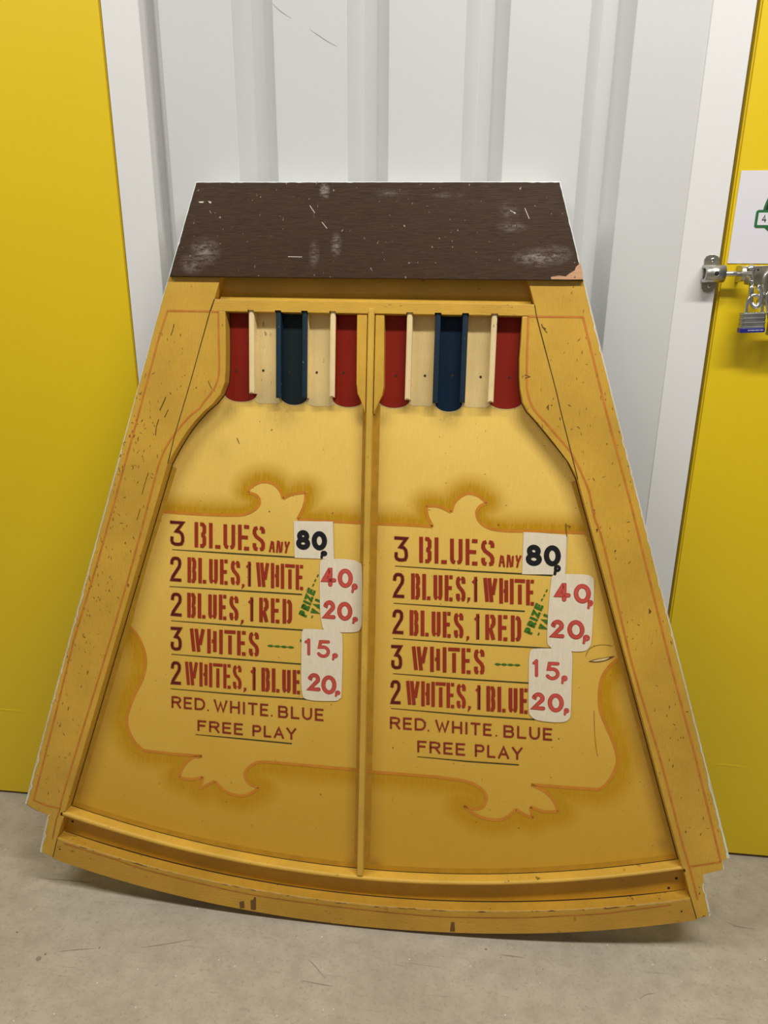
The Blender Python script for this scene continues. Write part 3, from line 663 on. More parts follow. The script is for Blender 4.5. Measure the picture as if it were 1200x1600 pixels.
# pale paint lapping over the outer edges
def lap(name, P, inward, width, par, seed, wtop=WF):
    rnd = random.Random(seed); Q = []
    for a, b in zip(P[:-1], P[1:]):
        L = math.hypot(b[0]-a[0], b[1]-a[1]); k = max(2, int(L/0.007))
        for i in range(k): Q.append(interp(a, b, i/k))
    Q.append(P[-1]); V = []; Fc = []; n = len(Q)
    wd_ = lambda i: max(0.0004, width(i/(n-1))*(0.8+0.4*rnd.random()))
    for i, p in enumerate(Q):
        a = Q[max(0, i-1)]; b = Q[min(n-1, i+1)]; d = Vector((b[0]-a[0], b[1]-a[1])).normalized(); nn = Vector((-d.y, d.x))*inward
        w = wd_(i)*(0.6 if rnd.random() < .85 else 1.0); e = -0.0006
        V += [(p[0]+nn.x*w, p[1]+nn.y*w, wtop+.0003), (p[0]+nn.x*e, p[1]+nn.y*e, wtop+.0003-.0006), (p[0]+nn.x*e, p[1]+nn.y*e, 0.001)]
    for i in range(n-1): Fc += [(3*i, 3*i+3, 3*i+4, 3*i+1), (3*i+1, 3*i+4, 3*i+5, 3*i+2)]
    o = pyd(name, V, Fc, m_pale, par); return o
lap('painted_edge', L_out, 1, lambda t: 0.0014 if t < .3 else (0.0034 if t < .9 else .0048), stL, 1)
lap('painted_edge', L_foot[2:5], 1, lambda t: 0.0052, stL, 2)
lap('painted_edge', L_foot[0:3], 1, lambda t: 0.0008, stL, 3)
lap('painted_edge', R_out, -1, lambda t: 0.0026 if t < .25 else (0.0026 if t < .85 else .0040), stR, 4)
lap('painted_edge', R_foot[4:6], -1, lambda t: 0.0040, stR, 5)
lap('painted_edge', R_foot[1:3], -1, lambda t: 0.0022, stR, 6)
lap('painted_edge', [HD[5], HD[0]], -1, lambda t: 0.0022, hp, 7, WH)
lap('painted_edge', [HD[0], HD[1]], -1, lambda t: 0.0012, hp, 8, WH)
lap('painted_edge', [HD[1], HD[2]], -1, lambda t: 0.0016, hp, 9, WH)

# ---------------------------------------------------------------- lettering
circ = lambda cx, cy, rx, ry, a0, a1, n=14: [(cx+rx*math.cos(math.radians(a0+(a1-a0)*i/n)), cy+ry*math.sin(math.radians(a0+(a1-a0)*i/n))) for i in range(n+1)]
STEN = {
 'B': [[(0, 0), (0, 1)], [(.48, 1), (.8, 1), (1, .9), (1, .64), (.78, .52), (.6, .52)], [(.6, .51), (.78, .51), (1, .40), (1, .1), (.8, 0), (.48, 0)]],
 'L': [[(0, 0), (0, 1)], [(.55, 0), (1.2, 0)]],
 'U': [[(0, 1.06), (0, .14), (.12, .03), (.36, 0)], [(.64, 0), (.88, .03), (1, .14), (1, 1.06)]],
 'E': [[(0, 0), (0, 1)], [(0, .51), (1.0, .51)], [(.52, 1), (1.15, 1)], [(.52, 0), (1.15, 0)]],
 'S': [[(.36, .985), (.10, .95), (0, .84), (0, .72), (.2, .58), (.82, .40), (1, .27), (1, .1), (.9, .02), (.64, .0)], [(.62, .99), (.9, .96), (1, .88), (1, .74)], [(0, .27), (0, .12), (.1, .02), (.36, 0)]],
 'W': [[(0, 1.06), (.20, -.04)], [(.40, 1.06), (.62, -.04)], [(1, 1.06), (.80, .50), (.74, .30)]],
 'H': [[(0, 0), (0, 1)], [(1, 0), (1, 1)], [(.48, .51), (1, .51)]],
 'I': [[(.5, 0), (.5, 1)]],
 'T': [[(-.15, 1), (1.15, 1)], [(.5, .84), (.5, -.06)]],
 'R': [[(0, 0), (0, 1)], [(.48, 1), (.82, 1), (1, .9), (1, .66), (.8, .56), (.5, .56)], [(.46, .48), (.98, -.06)]],
 'D': [[(0, 0), (0, 1)], [(.50, 1), (.85, .96), (1, .84), (1, .16), (.85, .04), (.50, 0)]],
 'A': [[(0, -.08), (.36, 1)], [(.62, .95), (1, -.08)], [(.38, .36), (.72, .36)]],
 'N': [[(0, 0), (0, 1)], [(.24, 1.05), (.74, -.05)], [(1, 0), (1, 1)]],
 'Y': [[(0, 1.06), (.36, .52)], [(1, 1.06), (.56, .45), (.42, -.06)]],
}
FULL = {
 'R': [[(0, 0), (0, 1), (.7, 1)]+circ(.68, .75, .32, .25, 90, -90, 8)+[(.68, .5), (0, .5)], [(.55, .5), (1, 0)]],
 'E': [[(1, 1), (0, 1), (0, 0), (1, 0)], [(0, .52), (.88, .52)]],
 'D': [[(0, 0), (0, 1), (.45, 1)]+circ(.45, .5, .55, .5, 90, -90, 12)+[(0, 0)]],
 'W': [[(0, 1), (.27, 0), (.5, .82), (.73, 0), (1, 1)]],
 'H': [[(0, 0), (0, 1)], [(1, 0), (1, 1)], [(0, .5), (1, .5)]],
 'I': [[(.5, 0), (.5, 1)]],
 'T': [[(0, 1), (1, 1)], [(.5, 1), (.5, 0)]],
 'B': [[(0, .52), (0, 1), (.65, 1)]+circ(.65, .76, .3, .24, 90, -90, 8)+[(0, .52)], [(0, .52), (.68, .52)]+circ(.68, .26, .32, .26, 90, -90, 8)+[(0, 0), (0, .52)]],
 'L': [[(0, 1), (0, 0), (1, 0)]],
 'U': [[(0, 1), (0, .4)]+circ(.5, .4, .5, .4, 180, 360, 12)+[(1, 1)]],
 'F': [[(0, 0), (0, 1), (1, 1)], [(0, .52), (.85, .52)]],
 'P': [[(0, 0), (0, 1), (.68, 1)]+circ(.68, .73, .32, .27, 90, -90, 8)+[(0, .46)]],
 'A': [[(0, 0), (.5, 1), (1, 0)], [(.2, .33), (.8, .33)]],
 'Y': [[(0, 1), (.5, .45), (1, 1)], [(.5, .45), (.5, 0)]],
 'Z': [[(0, 1), (1, 1), (0, 0), (1, 0)]],
 'V': [[(0, 1), (.5, 0), (1, 1)]],
}
FIG = {
 '3': [[(0, 1), (1, 1), (.42, .60), (.72, .58), (.93, .48), (1, .34), (1, .16), (.88, .03), (.6, 0), (.3, 0), (.08, .05), (0, .16), (.02, .27)]],
 '2': [[(0, .78), (.04, .9), (.22, .985), (.5, 1), (.78, .98), (.96, .9), (1, .76), (.93, .62), (.12, .14), (0, 0), (1, 0)]],
 '1': [[(.85, 0), (.85, 1)], [(.0, .84), (.85, .92)]],
 '8': [circ(.5, .76, .40, .24, 0, 360, 20), circ(.5, .26, .5, .26, 0, 360, 20)],
 '0': [circ(.5, .5, .5, .5, 0, 360, 28)],
 '4': [[(.62, 0), (.62, 1), (.55, 1), (0, .30), (1, .30)]],
 '5': [[(.95, 1), (.2, 1), (.1, .62)]+circ(.45, .32, .5, .32, 110, -150, 14)],
 't': [[(.02, .78)]+circ(.5, .72, .44, .28, 170, -25, 12)+[(0, 0), (1, 0)]],
 'o': [[(.9, 0), (.9, 1)], [(0, .84), (.4, .88), (.9, 1)]],
 'p': [[(.12, 0), (.3, .75)], circ(.58, .72, .40, .27, 150, -170, 16)],
}
WID = {'W': 1.62, 'I': 0.42, 'S': 1.05, 'A': 1.1, 'N': 1.1}
def word(txt, quad, font, hw, gap, mat, w, parent=panel, name='lettering', cap='square', widths=WID, V=None, Fc=None):
    TL, TR_, BR, BL = [Vector(p) for p in quad]
    Wq = ((TR_-TL).length+(BR-BL).length)/2; Hq = ((TL-BL).length+(TR_-BR).length)/2
    ws = [widths.get(ch, 1.0) for ch in txt]; tot = sum(ws)+gap*(len(txt)-1); x = 0.0
    own = V is None
    if own: V = []; Fc = []
    def mp(X, Y):
        s = X/Wq; t_ = Y/Hq; a = TL.lerp(TR_, s); b = BL.lerp(BR, s); return b.lerp(a, t_)
    for ch, cw in zip(txt, ws):
        x0 = x/tot*Wq; cwm = cw/tot*Wq; x += cw+gap
        for k, st in enumerate(font[ch]):
            P = []
            for gx, gy in st:
                bx = x0+hw+gx*max(cwm-2*hw, 1e-5) if cwm > 2*hw else x0+cwm/2
                P.append(mp(bx, hw+gy*(Hq-2*hw)))
            closed = len(P) > 6 and (P[0]-P[-1]).length < 1e-5
            if closed: P = P[:-1]
            ribbon(P, hw, w+0.00006*k, V, Fc, square=hw if cap == 'square' and not closed and not (font is STEN and (k > 0 or ch in 'SWAYU')) else 0.0, roundcap=(cap == 'round'), closed=closed)
    if own: return pyd(name, V, Fc, mat, parent)
ZL = Z0+.0008
def stencil(txt, quad, hw=0.0034, gap=0.25): return word(txt, quad, STEN, hw, gap, m_letter, ZL)
def numeral(ch, quad, hw=0.0031):
    word(ch, quad, FIG, hw, 0, m_letter2, ZL)
    word(ch, [(p[0], p[1]) for p in quad], FIG, hw, 0, m_letter2, ZL)if False else None
    V = []; Fc = []
    TL, TR_, BR, BL = quad; k = hw*0.45
    q2 = [(TL[0]+k, TL[1]-k), (TR_[0]-k, TR_[1]-k), (BR[0]-k, BR[1]+k), (BL[0]+k, BL[1]+k)]
    word(ch, q2, FIG, hw*0.55, 0, m_maroon, ZL+.0003)
def dark_one(quad):
    word('1', quad, FIG, 0.0028, 0, m_letter, ZL); word('1', [interp(quad[0], quad[1], .35), quad[1], quad[2], interp(quad[3], quad[2], .35)], {'1': [[(.8, 0.02), (.8, .95)]]}, 0.0013, 0, m_maroon, ZL+.0003)
def comma(P): ribbon_obj('lettering', [P], .002, ZL, m_letter, panel, hws=[.0026, .0022, .0004])
def rule(P): ribbon_obj('rule_line', [P], .0010, ZL, m_rule, panel, hws=[.0005]+[.0011]*(len(P)-2)+[.0011])

# left column
numeral('3', [(-0.3693,0.7773),(-0.3417,0.7766),(-0.3427,0.7295),(-0.3698,0.7301)]); stencil('BLUES', [(-0.3222,0.7762),(-0.1893,0.7740),(-0.1894,0.7268),(-0.3230,0.7286)])
stencil('ANY', [(-0.1809,0.7487),(-0.1421,0.7475),(-0.1450,0.7246),(-0.1822,0.7259)], 0.0017, .22)
rule([(-0.3663,0.7224),(-0.2547,0.7202),(-0.1330,0.7184)])
numeral('2', [(-0.3703,0.7094),(-0.3487,0.7092),(-0.3497,0.6613),(-0.3714,0.6617)]); stencil('BLUES', [(-0.3369,0.7091),(-0.2366,0.7077),(-0.2370,0.6602),(-0.3379,0.6606)])
comma([(-0.2309,0.6630),(-0.2309,0.6587),(-0.2340,0.6537)]); dark_one([(-0.2245,0.7061),(-0.2157,0.7063),(-0.2159,0.6591),(-0.2248,0.6593)])
stencil('WHITE', [(-0.2063,0.7061),(-0.1163,0.7044),(-0.1160,0.6573),(-0.2065,0.6585)], .0031, .2)
rule([(-0.3729,0.6512),(-0.2432,0.6501),(-0.1195,0.6489)])
numeral('2', [(-0.3707,0.6400),(-0.3495,0.6399),(-0.3505,0.5935),(-0.3718,0.5942)]); stencil('BLUES', [(-0.3389,0.6408),(-0.2402,0.6404),(-0.2406,0.5916),(-0.3398,0.5928)])
comma([(-0.2326,0.5939),(-0.2332,0.5895),(-0.2364,0.5837)]); dark_one([(-0.2207,0.6384),(-0.2115,0.6385),(-0.2117,0.5920),(-0.2209,0.5923)])
stencil('RED', [(-0.2005,0.6386),(-0.1384,0.6385),(-0.1382,0.5912),(-0.2007,0.5916)])
rule([(-0.3714,0.5846),(-0.2438,0.5820),(-0.1118,0.5806)])
numeral('3', [(-0.3729,0.5728),(-0.3509,0.5728),(-0.3519,0.5259),(-0.3740,0.5261)]); stencil('WHITES', [(-0.3352,0.5724),(-0.2014,0.5723),(-0.2016,0.5238),(-0.3361,0.5249)])
rule([(-0.3728,0.5182),(-0.2443,0.5161),(-0.1199,0.5143)])
numeral('2', [(-0.3738,0.5047),(-0.3538,0.5047),(-0.3548,0.4577),(-0.3750,0.4577)]); stencil('WHITES', [(-0.3460,0.5055),(-0.2353,0.5052),(-0.2357,0.4563),(-0.3469,0.4576)], .0030, .18)
comma([(-0.2286,0.4604),(-0.2286,0.4559),(-0.2317,0.4512)]); dark_one([(-0.2171,0.5026),(-0.2077,0.5028),(-0.2079,0.4563),(-0.2174,0.4564)])
stencil('BLUE', [(-0.1967,0.5026),(-0.1205,0.5018),(-0.1202,0.4544),(-0.1968,0.4559)])
rule([(-0.3759,0.4486),(-0.2324,0.4460),(-0.0917,0.4456)])
def sans(txt, quad, hw=.0019, gap=.28, w=ZL): return word(txt, quad, FULL, hw, gap, m_letter2, w, widths={'W': 1.45, 'I': .3, 'E': .85, 'F': .85, 'L': .85, 'H': 1.05, 'D': 1.1, 'A': 1.15, 'Y': 1.1, 'R': 1.0})
def dot(P):
    bm = bmesh.new(); bmesh.ops.create_circle(bm, cap_ends=True, radius=0.0017, segments=10, matrix=Matrix.Translation((P[0][0], P[0][1], ZL))); from_bm('lettering', bm, m_letter2, panel)
sans('RED', [(-0.3742,0.4340),(-0.3074,0.4334),(-0.3078,0.4087),(-0.3748,0.4100)]); dot([(-0.3021,0.4101)])
sans('WHITE', [(-0.2904,0.4328),(-0.1838,0.4308),(-0.1839,0.4059),(-0.2907,0.4081)]); dot([(-0.1769,0.4081)])
sans('BLUE', [(-0.1644,0.4292),(-0.0772,0.4284),(-0.0769,0.4039),(-0.1644,0.4051)])
sans('FREE', [(-0.3233,0.3884),(-0.2336,0.3877),(-0.2337,0.3636),(-0.3237,0.3665)]); sans('PLAY', [(-0.2147,0.3865),(-0.1294,0.3857),(-0.1292,0.3623),(-0.2148,0.3639)])
rule([(-0.3277,0.3585),(-0.2330,0.3564),(-0.1377,0.3541)])
# right column
numeral('3', [(0.0482,0.7658),(0.0730,0.7651),(0.0743,0.7194),(0.0494,0.7198)]); stencil('BLUES', [(0.0930,0.7666),(0.2263,0.7664),(0.2285,0.7189),(0.0945,0.7192)])
stencil('ANY', [(0.2348,0.7410),(0.2757,0.7411),(0.2741,0.7178),(0.2359,0.7183)], 0.0017, .22)
rule([(0.0508,0.7110),(0.1922,0.7080),(0.3305,0.7072)])
numeral('2', [(0.0476,0.6988),(0.0683,0.6986),(0.0696,0.6519),(0.0488,0.6519)]); stencil('BLUES', [(0.0805,0.6988),(0.1781,0.6985),(0.1801,0.6509),(0.0819,0.6508)])
comma([(0.1857,0.6593),(0.1859,0.6551),(0.1833,0.6490)]); dark_one([(0.1904,0.6979),(0.1995,0.6980),(0.2015,0.6518),(0.1923,0.6519)])
stencil('WHITE', [(0.2097,0.6977),(0.3010,0.6976),(0.3036,0.6504),(0.2118,0.6517)], .0033, .2)
rule([(0.0502,0.6415),(0.1722,0.6397),(0.2862,0.6392)])
numeral('2', [(0.0485,0.6303),(0.0685,0.6302),(0.0698,0.5836),(0.0497,0.5836)]); stencil('BLUES', [(0.0798,0.6302),(0.1771,0.6308),(0.1791,0.5821),(0.0812,0.5824)])
comma([(0.1870,0.5868),(0.1872,0.5820),(0.1845,0.5770)]); dark_one([(0.1973,0.6297),(0.2062,0.6298),(0.2083,0.5817),(0.1993,0.5818)])
stencil('RED', [(0.2165,0.6294),(0.2802,0.6305),(0.2827,0.5817),(0.2187,0.5823)])
rule([(0.0508,0.5748),(0.1980,0.5726),(0.3351,0.5728)])
numeral('3', [(0.0476,0.5623),(0.0682,0.5627),(0.0695,0.5159),(0.0487,0.5158)]); stencil('WHITES', [(0.0857,0.5625),(0.2180,0.5645),(0.2202,0.5155),(0.0871,0.5150)])
rule([(0.0525,0.5070),(0.1776,0.5050),(0.3025,0.5050)])
numeral('2', [(0.0481,0.4946),(0.0671,0.4947),(0.0684,0.4478),(0.0493,0.4473)]); stencil('WHITES', [(0.0770,0.4953),(0.1869,0.4964),(0.1889,0.4475),(0.0783,0.4470)], .0032, .18)
comma([(0.1955,0.4535),(0.1957,0.4486),(0.1930,0.4421)]); dark_one([(0.2054,0.4948),(0.2141,0.4949),(0.2162,0.4475),(0.2074,0.4478)])
stencil('BLUE', [(0.2246,0.4944),(0.3008,0.4942),(0.3034,0.4457),(0.2268,0.4458)])
rule([(0.0503,0.4387),(0.1921,0.4358),(0.3155,0.4356)])
sans('RED', [(0.0490,0.4221),(0.1165,0.4232),(0.1173,0.3988),(0.0496,0.3983)]); dot([(0.1218,0.3998)])
sans('WHITE', [(0.1335,0.4222),(0.2373,0.4216),(0.2384,0.3974),(0.1344,0.3984)]); dot([(0.2471,0.3991)])
sans('BLUE', [(0.2591,0.4210),(0.3471,0.4209),(0.3485,0.3967),(0.2603,0.3969)])
sans('FREE', [(0.1015,0.3785),(0.1905,0.3796),(0.1915,0.3549),(0.1023,0.3555)]); sans('PLAY', [(0.2086,0.3795),(0.2959,0.3795),(0.2972,0.3549),(0.2096,0.3550)])
rule([(0.1022,0.3465),(0.1959,0.3443),(0.2910,0.3449)])
# green "PRIZE VAL" and dashes
def gword(txt, q_): word(txt, q_, FULL, .0022, .30, m_green, ZL, widths={'I': .35})
gword('PRIZE', [(-0.1259,0.6110),(-0.1082,0.6632),(-0.0938,0.6566),(-0.1114,0.6050)]); gword('VAL', [(-0.1037,0.6153),(-0.0925,0.6476),(-0.0775,0.6423),(-0.0886,0.6100)])
gword('PRIZE', [(0.2865,0.6011),(0.3050,0.6561),(0.3188,0.6504),(0.3010,0.5959)]); gword('VAL', [(0.3115,0.6089),(0.3215,0.6417),(0.3359,0.6360),(0.3259,0.6040)])
for P in ([(-0.0999,0.6654),(-0.0975,0.6704)], [(-0.0963,0.6741),(-0.0940,0.6790)], [(-0.0917,0.6833),(-0.0893,0.6883)], [(-0.1012,0.6050),(-0.0993,0.6096)],
          [(0.3141,0.6596),(0.3161,0.6644)], [(0.3178,0.6677),(0.3195,0.6722)], [(0.3215,0.6764),(0.3232,0.6812)], [(0.3120,0.5960),(0.3137,0.6009)], [(-0.1218,0.5624),(-0.1214,0.5575)]):
    ribbon_obj('dash', [P], .0012, ZL, m_green, panel)
def wave(P):
    a, b = P; V = []; Fc = []; Q = []; hs = []
    for i in range(33):
        s = i/32; p = interp(a, b, s); Q.append(p); hs.append(.0003+.0019*abs(math.sin(math.pi*4*s)))
    ribbon(Q, .001, ZL, V, Fc, hws=hs); pyd('wavy_dash', V, Fc, m_green, panel)
wave([(-0.1855,0.5465),(-0.1341,0.5459)]); wave([(0.2373,0.5369),(0.2836,0.5378)])

# price patches
ZPt = Z0+.0013
def patch(P, lift=0.0):
    o = flat('price_patch', catmull(P+[P[0]], 4)[:-1], ZPt+lift, m_patch, panel); return o
patch([(-0.1356,0.7834),(-0.1332,0.7858),(-0.0990,0.7867),(-0.0661,0.7874),(-0.0637,0.7852),(-0.0621,0.7523),(-0.0611,0.7203),(-0.0641,0.7181),(-0.0984,0.7179),(-0.1305,0.7176),(-0.1335,0.7205),(-0.1349,0.7526)])
patch([(-0.0868,0.7047),(-0.0853,0.7132),(-0.0794,0.7173),(-0.0511,0.7195),(-0.0252,0.7184),(-0.0146,0.7141),(-0.0092,0.7061),(-0.0076,0.6534),(-0.0075,0.6049),(-0.0088,0.5926),(-0.0158,0.5836),(-0.0432,0.5808),(-0.0684,0.5812),(-0.0780,0.5849),(-0.0817,0.5946),(-0.0856,0.6250)], .00015)
patch([(-0.1196,0.5751),(-0.1166,0.5821),(-0.1081,0.5838),(-0.0792,0.5842),(-0.0564,0.5831),(-0.0480,0.5805),(-0.0431,0.5722),(-0.0422,0.5164),(-0.0432,0.4598),(-0.0473,0.4507),(-0.0546,0.4464),(-0.0838,0.4443),(-0.1022,0.4447),(-0.1133,0.4474),(-0.1176,0.4560),(-0.1200,0.4863)], .0003)
patch([(0.2763,0.7810),(0.2785,0.7828),(0.3117,0.7825),(0.3493,0.7803),(0.3510,0.7785),(0.3521,0.7442),(0.3524,0.7119),(0.3503,0.7095),(0.3159,0.7084),(0.2803,0.7072),(0.2778,0.7106),(0.2772,0.7442)])
patch([(0.3293,0.7026),(0.3326,0.7083),(0.3403,0.7105),(0.3657,0.7114),(0.3900,0.7114),(0.3979,0.7084),(0.4029,0.6993),(0.4050,0.6517),(0.4056,0.5928),(0.4021,0.5783),(0.3925,0.5711),(0.3690,0.5697),(0.3442,0.5711),(0.3337,0.5765),(0.3285,0.5882),(0.3273,0.6475)], .00015)
patch([(0.2981,0.5526),(0.3003,0.5661),(0.3079,0.5710),(0.3350,0.5730),(0.3598,0.5741),(0.3689,0.5715),(0.3740,0.5622),(0.3764,0.5068),(0.3782,0.4543),(0.3759,0.4418),(0.3660,0.4349),(0.3432,0.4333),(0.3201,0.4353),(0.3082,0.4419),(0.3029,0.4551),(0.3000,0.5078)], .0003)
ZFg = Z0+.0018
def fig(ch, quad, m, hw, dark=True):
    if m is m_fig: word(ch, quad, FIG, hw, 0, m_figdark, ZFg, name='price_figure', cap='round'); 
    TL, TR_, BR, BL = quad
    if m is m_fig:
        k = hw*.22; quad = [(TL[0]+k, TL[1]-k), (TR_[0]-k, TR_[1]-k), (BR[0]-k, BR[1]+k), (BL[0]+k, BL[1]+k)]
        word(ch, quad, FIG, hw*.78, 0, m, ZFg+.0004, name='price_figure', cap='round')
    else: word(ch, quad, FIG, hw, 0, m, ZFg, name='price_figure', cap='round')
def box4(x0, y0, x1, y1, s=0.03): return None
HB, HR = .0047, .0040
fig('8', [(-0.1310,0.7698),(-0.1050,0.7700),(-0.1047,0.7333),(-0.1309,0.7333)], m_black, HB); fig('0', [(-0.1023,0.7689),(-0.0740,0.7692),(-0.0736,0.7335),(-0.1020,0.7334)], m_black, HB); fig('p', [(-0.0872,0.7335),(-0.0730,0.7335),(-0.0728,0.7183),(-0.0870,0.7182)], m_black, .0024)
fig('4', [(-0.0831,0.7018),(-0.0561,0.7021),(-0.0556,0.6667),(-0.0827,0.6665)], m_fig, HR); fig('0', [(-0.0536,0.7016),(-0.0257,0.7018),(-0.0251,0.6659),(-0.0531,0.6656)], m_fig, HR); fig('p', [(-0.0291,0.6751),(-0.0162,0.6750),(-0.0158,0.6567),(-0.0288,0.6567)], m_fig, .0023)
fig('t', [(-0.0797,0.6407),(-0.0565,0.6407),(-0.0560,0.6050),(-0.0793,0.6053)], m_fig, HR); fig('0', [(-0.0537,0.6392),(-0.0256,0.6393),(-0.0250,0.6037),(-0.0532,0.6033)], m_fig, HR); fig('p', [(-0.0263,0.6122),(-0.0147,0.6122),(-0.0144,0.5982),(-0.0261,0.5981)], m_fig, .0022)
fig('o', [(-0.1142,0.5657),(-0.1027,0.5657),(-0.1024,0.5322),(-0.1140,0.5321)], m_fig, .0029); fig('5', [(-0.0910,0.5636),(-0.0651,0.5641),(-0.0646,0.5296),(-0.0906,0.5292)], m_fig, .0032); fig('p', [(-0.0633,0.5402),(-0.0506,0.5403),(-0.0504,0.5253),(-0.0631,0.5253)], m_fig, .0022)
fig('t', [(-0.1077,0.4984),(-0.0831,0.4986),(-0.0827,0.4629),(-0.1074,0.4629)], m_fig, HR); fig('0', [(-0.0818,0.4957),(-0.0531,0.4962),(-0.0526,0.4588),(-0.0814,0.4581)], m_fig, HR); fig('p', [(-0.0568,0.4675),(-0.0451,0.4675),(-0.0449,0.4541),(-0.0567,0.4541)], m_fig, .0022)
fig('8', [(0.2812,0.7612),(0.3092,0.7613),(0.3114,0.7231),(0.2833,0.7229)], m_black, .0046); fig('0', [(0.3125,0.7614),(0.3419,0.7618),(0.3442,0.7240),(0.3147,0.7237)], m_black, .0046); fig('p', [(0.3301,0.7271),(0.3442,0.7271),(0.3454,0.7075),(0.3313,0.7075)], m_black, .0025)
fig('4', [(0.3356,0.6943),(0.3630,0.6948),(0.3651,0.6608),(0.3376,0.6605)], m_fig, HR); fig('0', [(0.3682,0.6945),(0.3979,0.6948),(0.4003,0.6592),(0.3705,0.6590)], m_fig, HR); fig('p', [(0.3925,0.6666),(0.4039,0.6665),(0.4050,0.6493),(0.3936,0.6492)], m_fig, .0023)
fig('t', [(0.3324,0.6269),(0.3564,0.6271),(0.3585,0.5928),(0.3343,0.5931)], m_fig, HR); fig('0', [(0.3614,0.6279),(0.3912,0.6284),(0.3936,0.5927),(0.3636,0.5922)], m_fig, HR); fig('p', [(0.3881,0.6023),(0.4026,0.6023),(0.4038,0.5845),(0.3893,0.5843)], m_fig, .0024)
fig('o', [(0.3042,0.5512),(0.3150,0.5515),(0.3169,0.5177),(0.3061,0.5173)], m_fig, .0030); fig('5', [(0.3279,0.5477),(0.3537,0.5484),(0.3558,0.5138),(0.3299,0.5130)], m_fig, .0033); fig('p', [(0.3556,0.5241),(0.3684,0.5242),(0.3695,0.5073),(0.3567,0.5069)], m_fig, .0023)
fig('t', [(0.3065,0.4885),(0.3307,0.4889),(0.3327,0.4544),(0.3084,0.4545)], m_fig, HR); fig('0', [(0.3350,0.4883),(0.3638,0.4891),(0.3660,0.4528),(0.3371,0.4522)], m_fig, HR); fig('p', [(0.3640,0.4624),(0.3752,0.4624),(0.3761,0.4475),(0.3650,0.4474)], m_fig, .0022)

# gouge on the panel's right and small marks
flat('gouge', catmull([(0.4028,0.5524),(0.4148,0.5574),(0.4312,0.5614),(0.4482,0.5654),(0.4371,0.5576),(0.4240,0.5528),(0.4129,0.5515),(0.4028,0.5524)], 3)[:-1], ZL, m_smudge, panel)
flat('gouge_wood', catmull([(0.4083,0.5536),(0.4203,0.5577),(0.4390,0.5621),(0.4316,0.5569),(0.4173,0.5534),(0.4083,0.5536)], 3)[:-1], ZL+.0003, m_cream, panel)
ribbon_obj('scratch', [catmull([(0.3976,0.5623),(0.4035,0.5758),(0.4153,0.5831),(0.4296,0.5851),(0.4430,0.5836)], 4)], .00035, ZL, m_smudge, panel)
ribbon_obj('scratch', [catmull([(0.3480,0.8021),(0.3492,0.7920),(0.3511,0.7784)], 4), [(0.3493,0.7988),(0.3560,0.7968),(0.3541,0.7922)]], .0006, ZL+.001, m_smudge, panel)
ribbon_obj('scratch', [[(-0.2408,0.9333),(-0.2361,0.9230)]], .0005, ZL, m_smudge, panel)
ribbon_obj('scratch', [catmull([(0.4191,0.4607),(0.4227,0.4240),(0.4270,0.3933),(0.4319,0.3725)], 4)], .0004, ZL, m_pin_dark, panel)
for (hu, hv) in [(-0.1810,0.8015),(-0.0809,0.2542),(0.2323,0.7939),(0.0562,0.3608),(0.3601,0.4018)]:
    bm = bmesh.new(); bmesh.ops.create_circle(bm, cap_ends=True, radius=0.0011, segments=8, matrix=Matrix.Translation((hu, hv, ZL))); from_bm('pit', bm, m_hole, panel)
for (hu, hv) in [(0.5898,0.1431),(0.5777,0.1222),(-0.5878,0.1520)]:
    bm = bmesh.new(); bmesh.ops.create_circle(bm, cap_ends=True, radius=0.0026, segments=12, matrix=Matrix.Translation((hu, hv, WP+.0016))); from_bm('screw_hole', bm, m_hole, gut)
for (hu, hv) in [(-0.6033,0.1053),(0.5963,0.0945)]:
    bm = bmesh.new(); bmesh.ops.create_circle(bm, cap_ends=True, radius=0.0017, segments=10, matrix=Matrix.Translation((hu, hv, WB))); from_bm('screw_hole', bm, m_hole, br)

# ---------------------------------------------------------------- hardware on the right-hand door
YD = 0.006; YT = -0.0006
def wpt(P, y): return [(p[0], y, p[1]) for p in P]
def plate(name, P, y0, y1, mat, parent, bev=0.0006):
    bm = bmesh.new(); slab_bm(bm, P, 0, y0-y1, bev)
    for v in bm.verts: v.co = Vector((v.co.x, y0-v.co.z, v.co.y))
    return from_bm(name, bm, mat, parent)
def dome(name, c, r, depth, mat, parent):
    bm = bmesh.new(); bmesh.ops.create_uvsphere(bm, u_segments=20, v_segments=12, radius=1.0)
    for v in bm.verts: v.co = Vector((c[0]+v.co.x*r, c[1]+v.co.y*depth, c[2]+v.co.z*r))
    return from_bm(name, bm, mat, parent, True)
# keeper on the frame
keeper = tag(empty('bolt_keeper', (0, 0, 0)), 'steel bolt keeper screwed to the white frame left of the right yellow door', 'bolt keeper')
KP = [(0.3946,1.2235),(0.3938,1.2326),(0.3962,1.2377),(0.4009,1.2401),(0.4081,1.2402),(0.4135,1.2382),(0.4180,1.2337),(0.4198,1.2236),(0.4188,1.1992),(0.4177,1.1889),(0.4131,1.1811),(0.4056,1.1790),(0.3992,1.1805),(0.3955,1.1867),(0.3947,1.1970),(0.3948,1.2072)]
plate('keeper_plate', KP, YT, YT-.002, m_plate, keeper)
bc = [(0.3922,1.2102),(0.4236,1.2089)]; zc = (bc[0][1]+bc[1][1])/2
x0, x1 = bc[0][0], bc[1][0]; ro, ri = 0.0138, 0.0085; yc = -0.016
bm = bmesh.new(); prof_ = []
for k in range(25):
    a = math.pi*k/24; prof_.append((yc-ro*math.sin(a), zc+ro*math.cos(a)))
outer = [(YT-.001, zc+ro)]+prof_+[(YT-.001, zc-ro)]
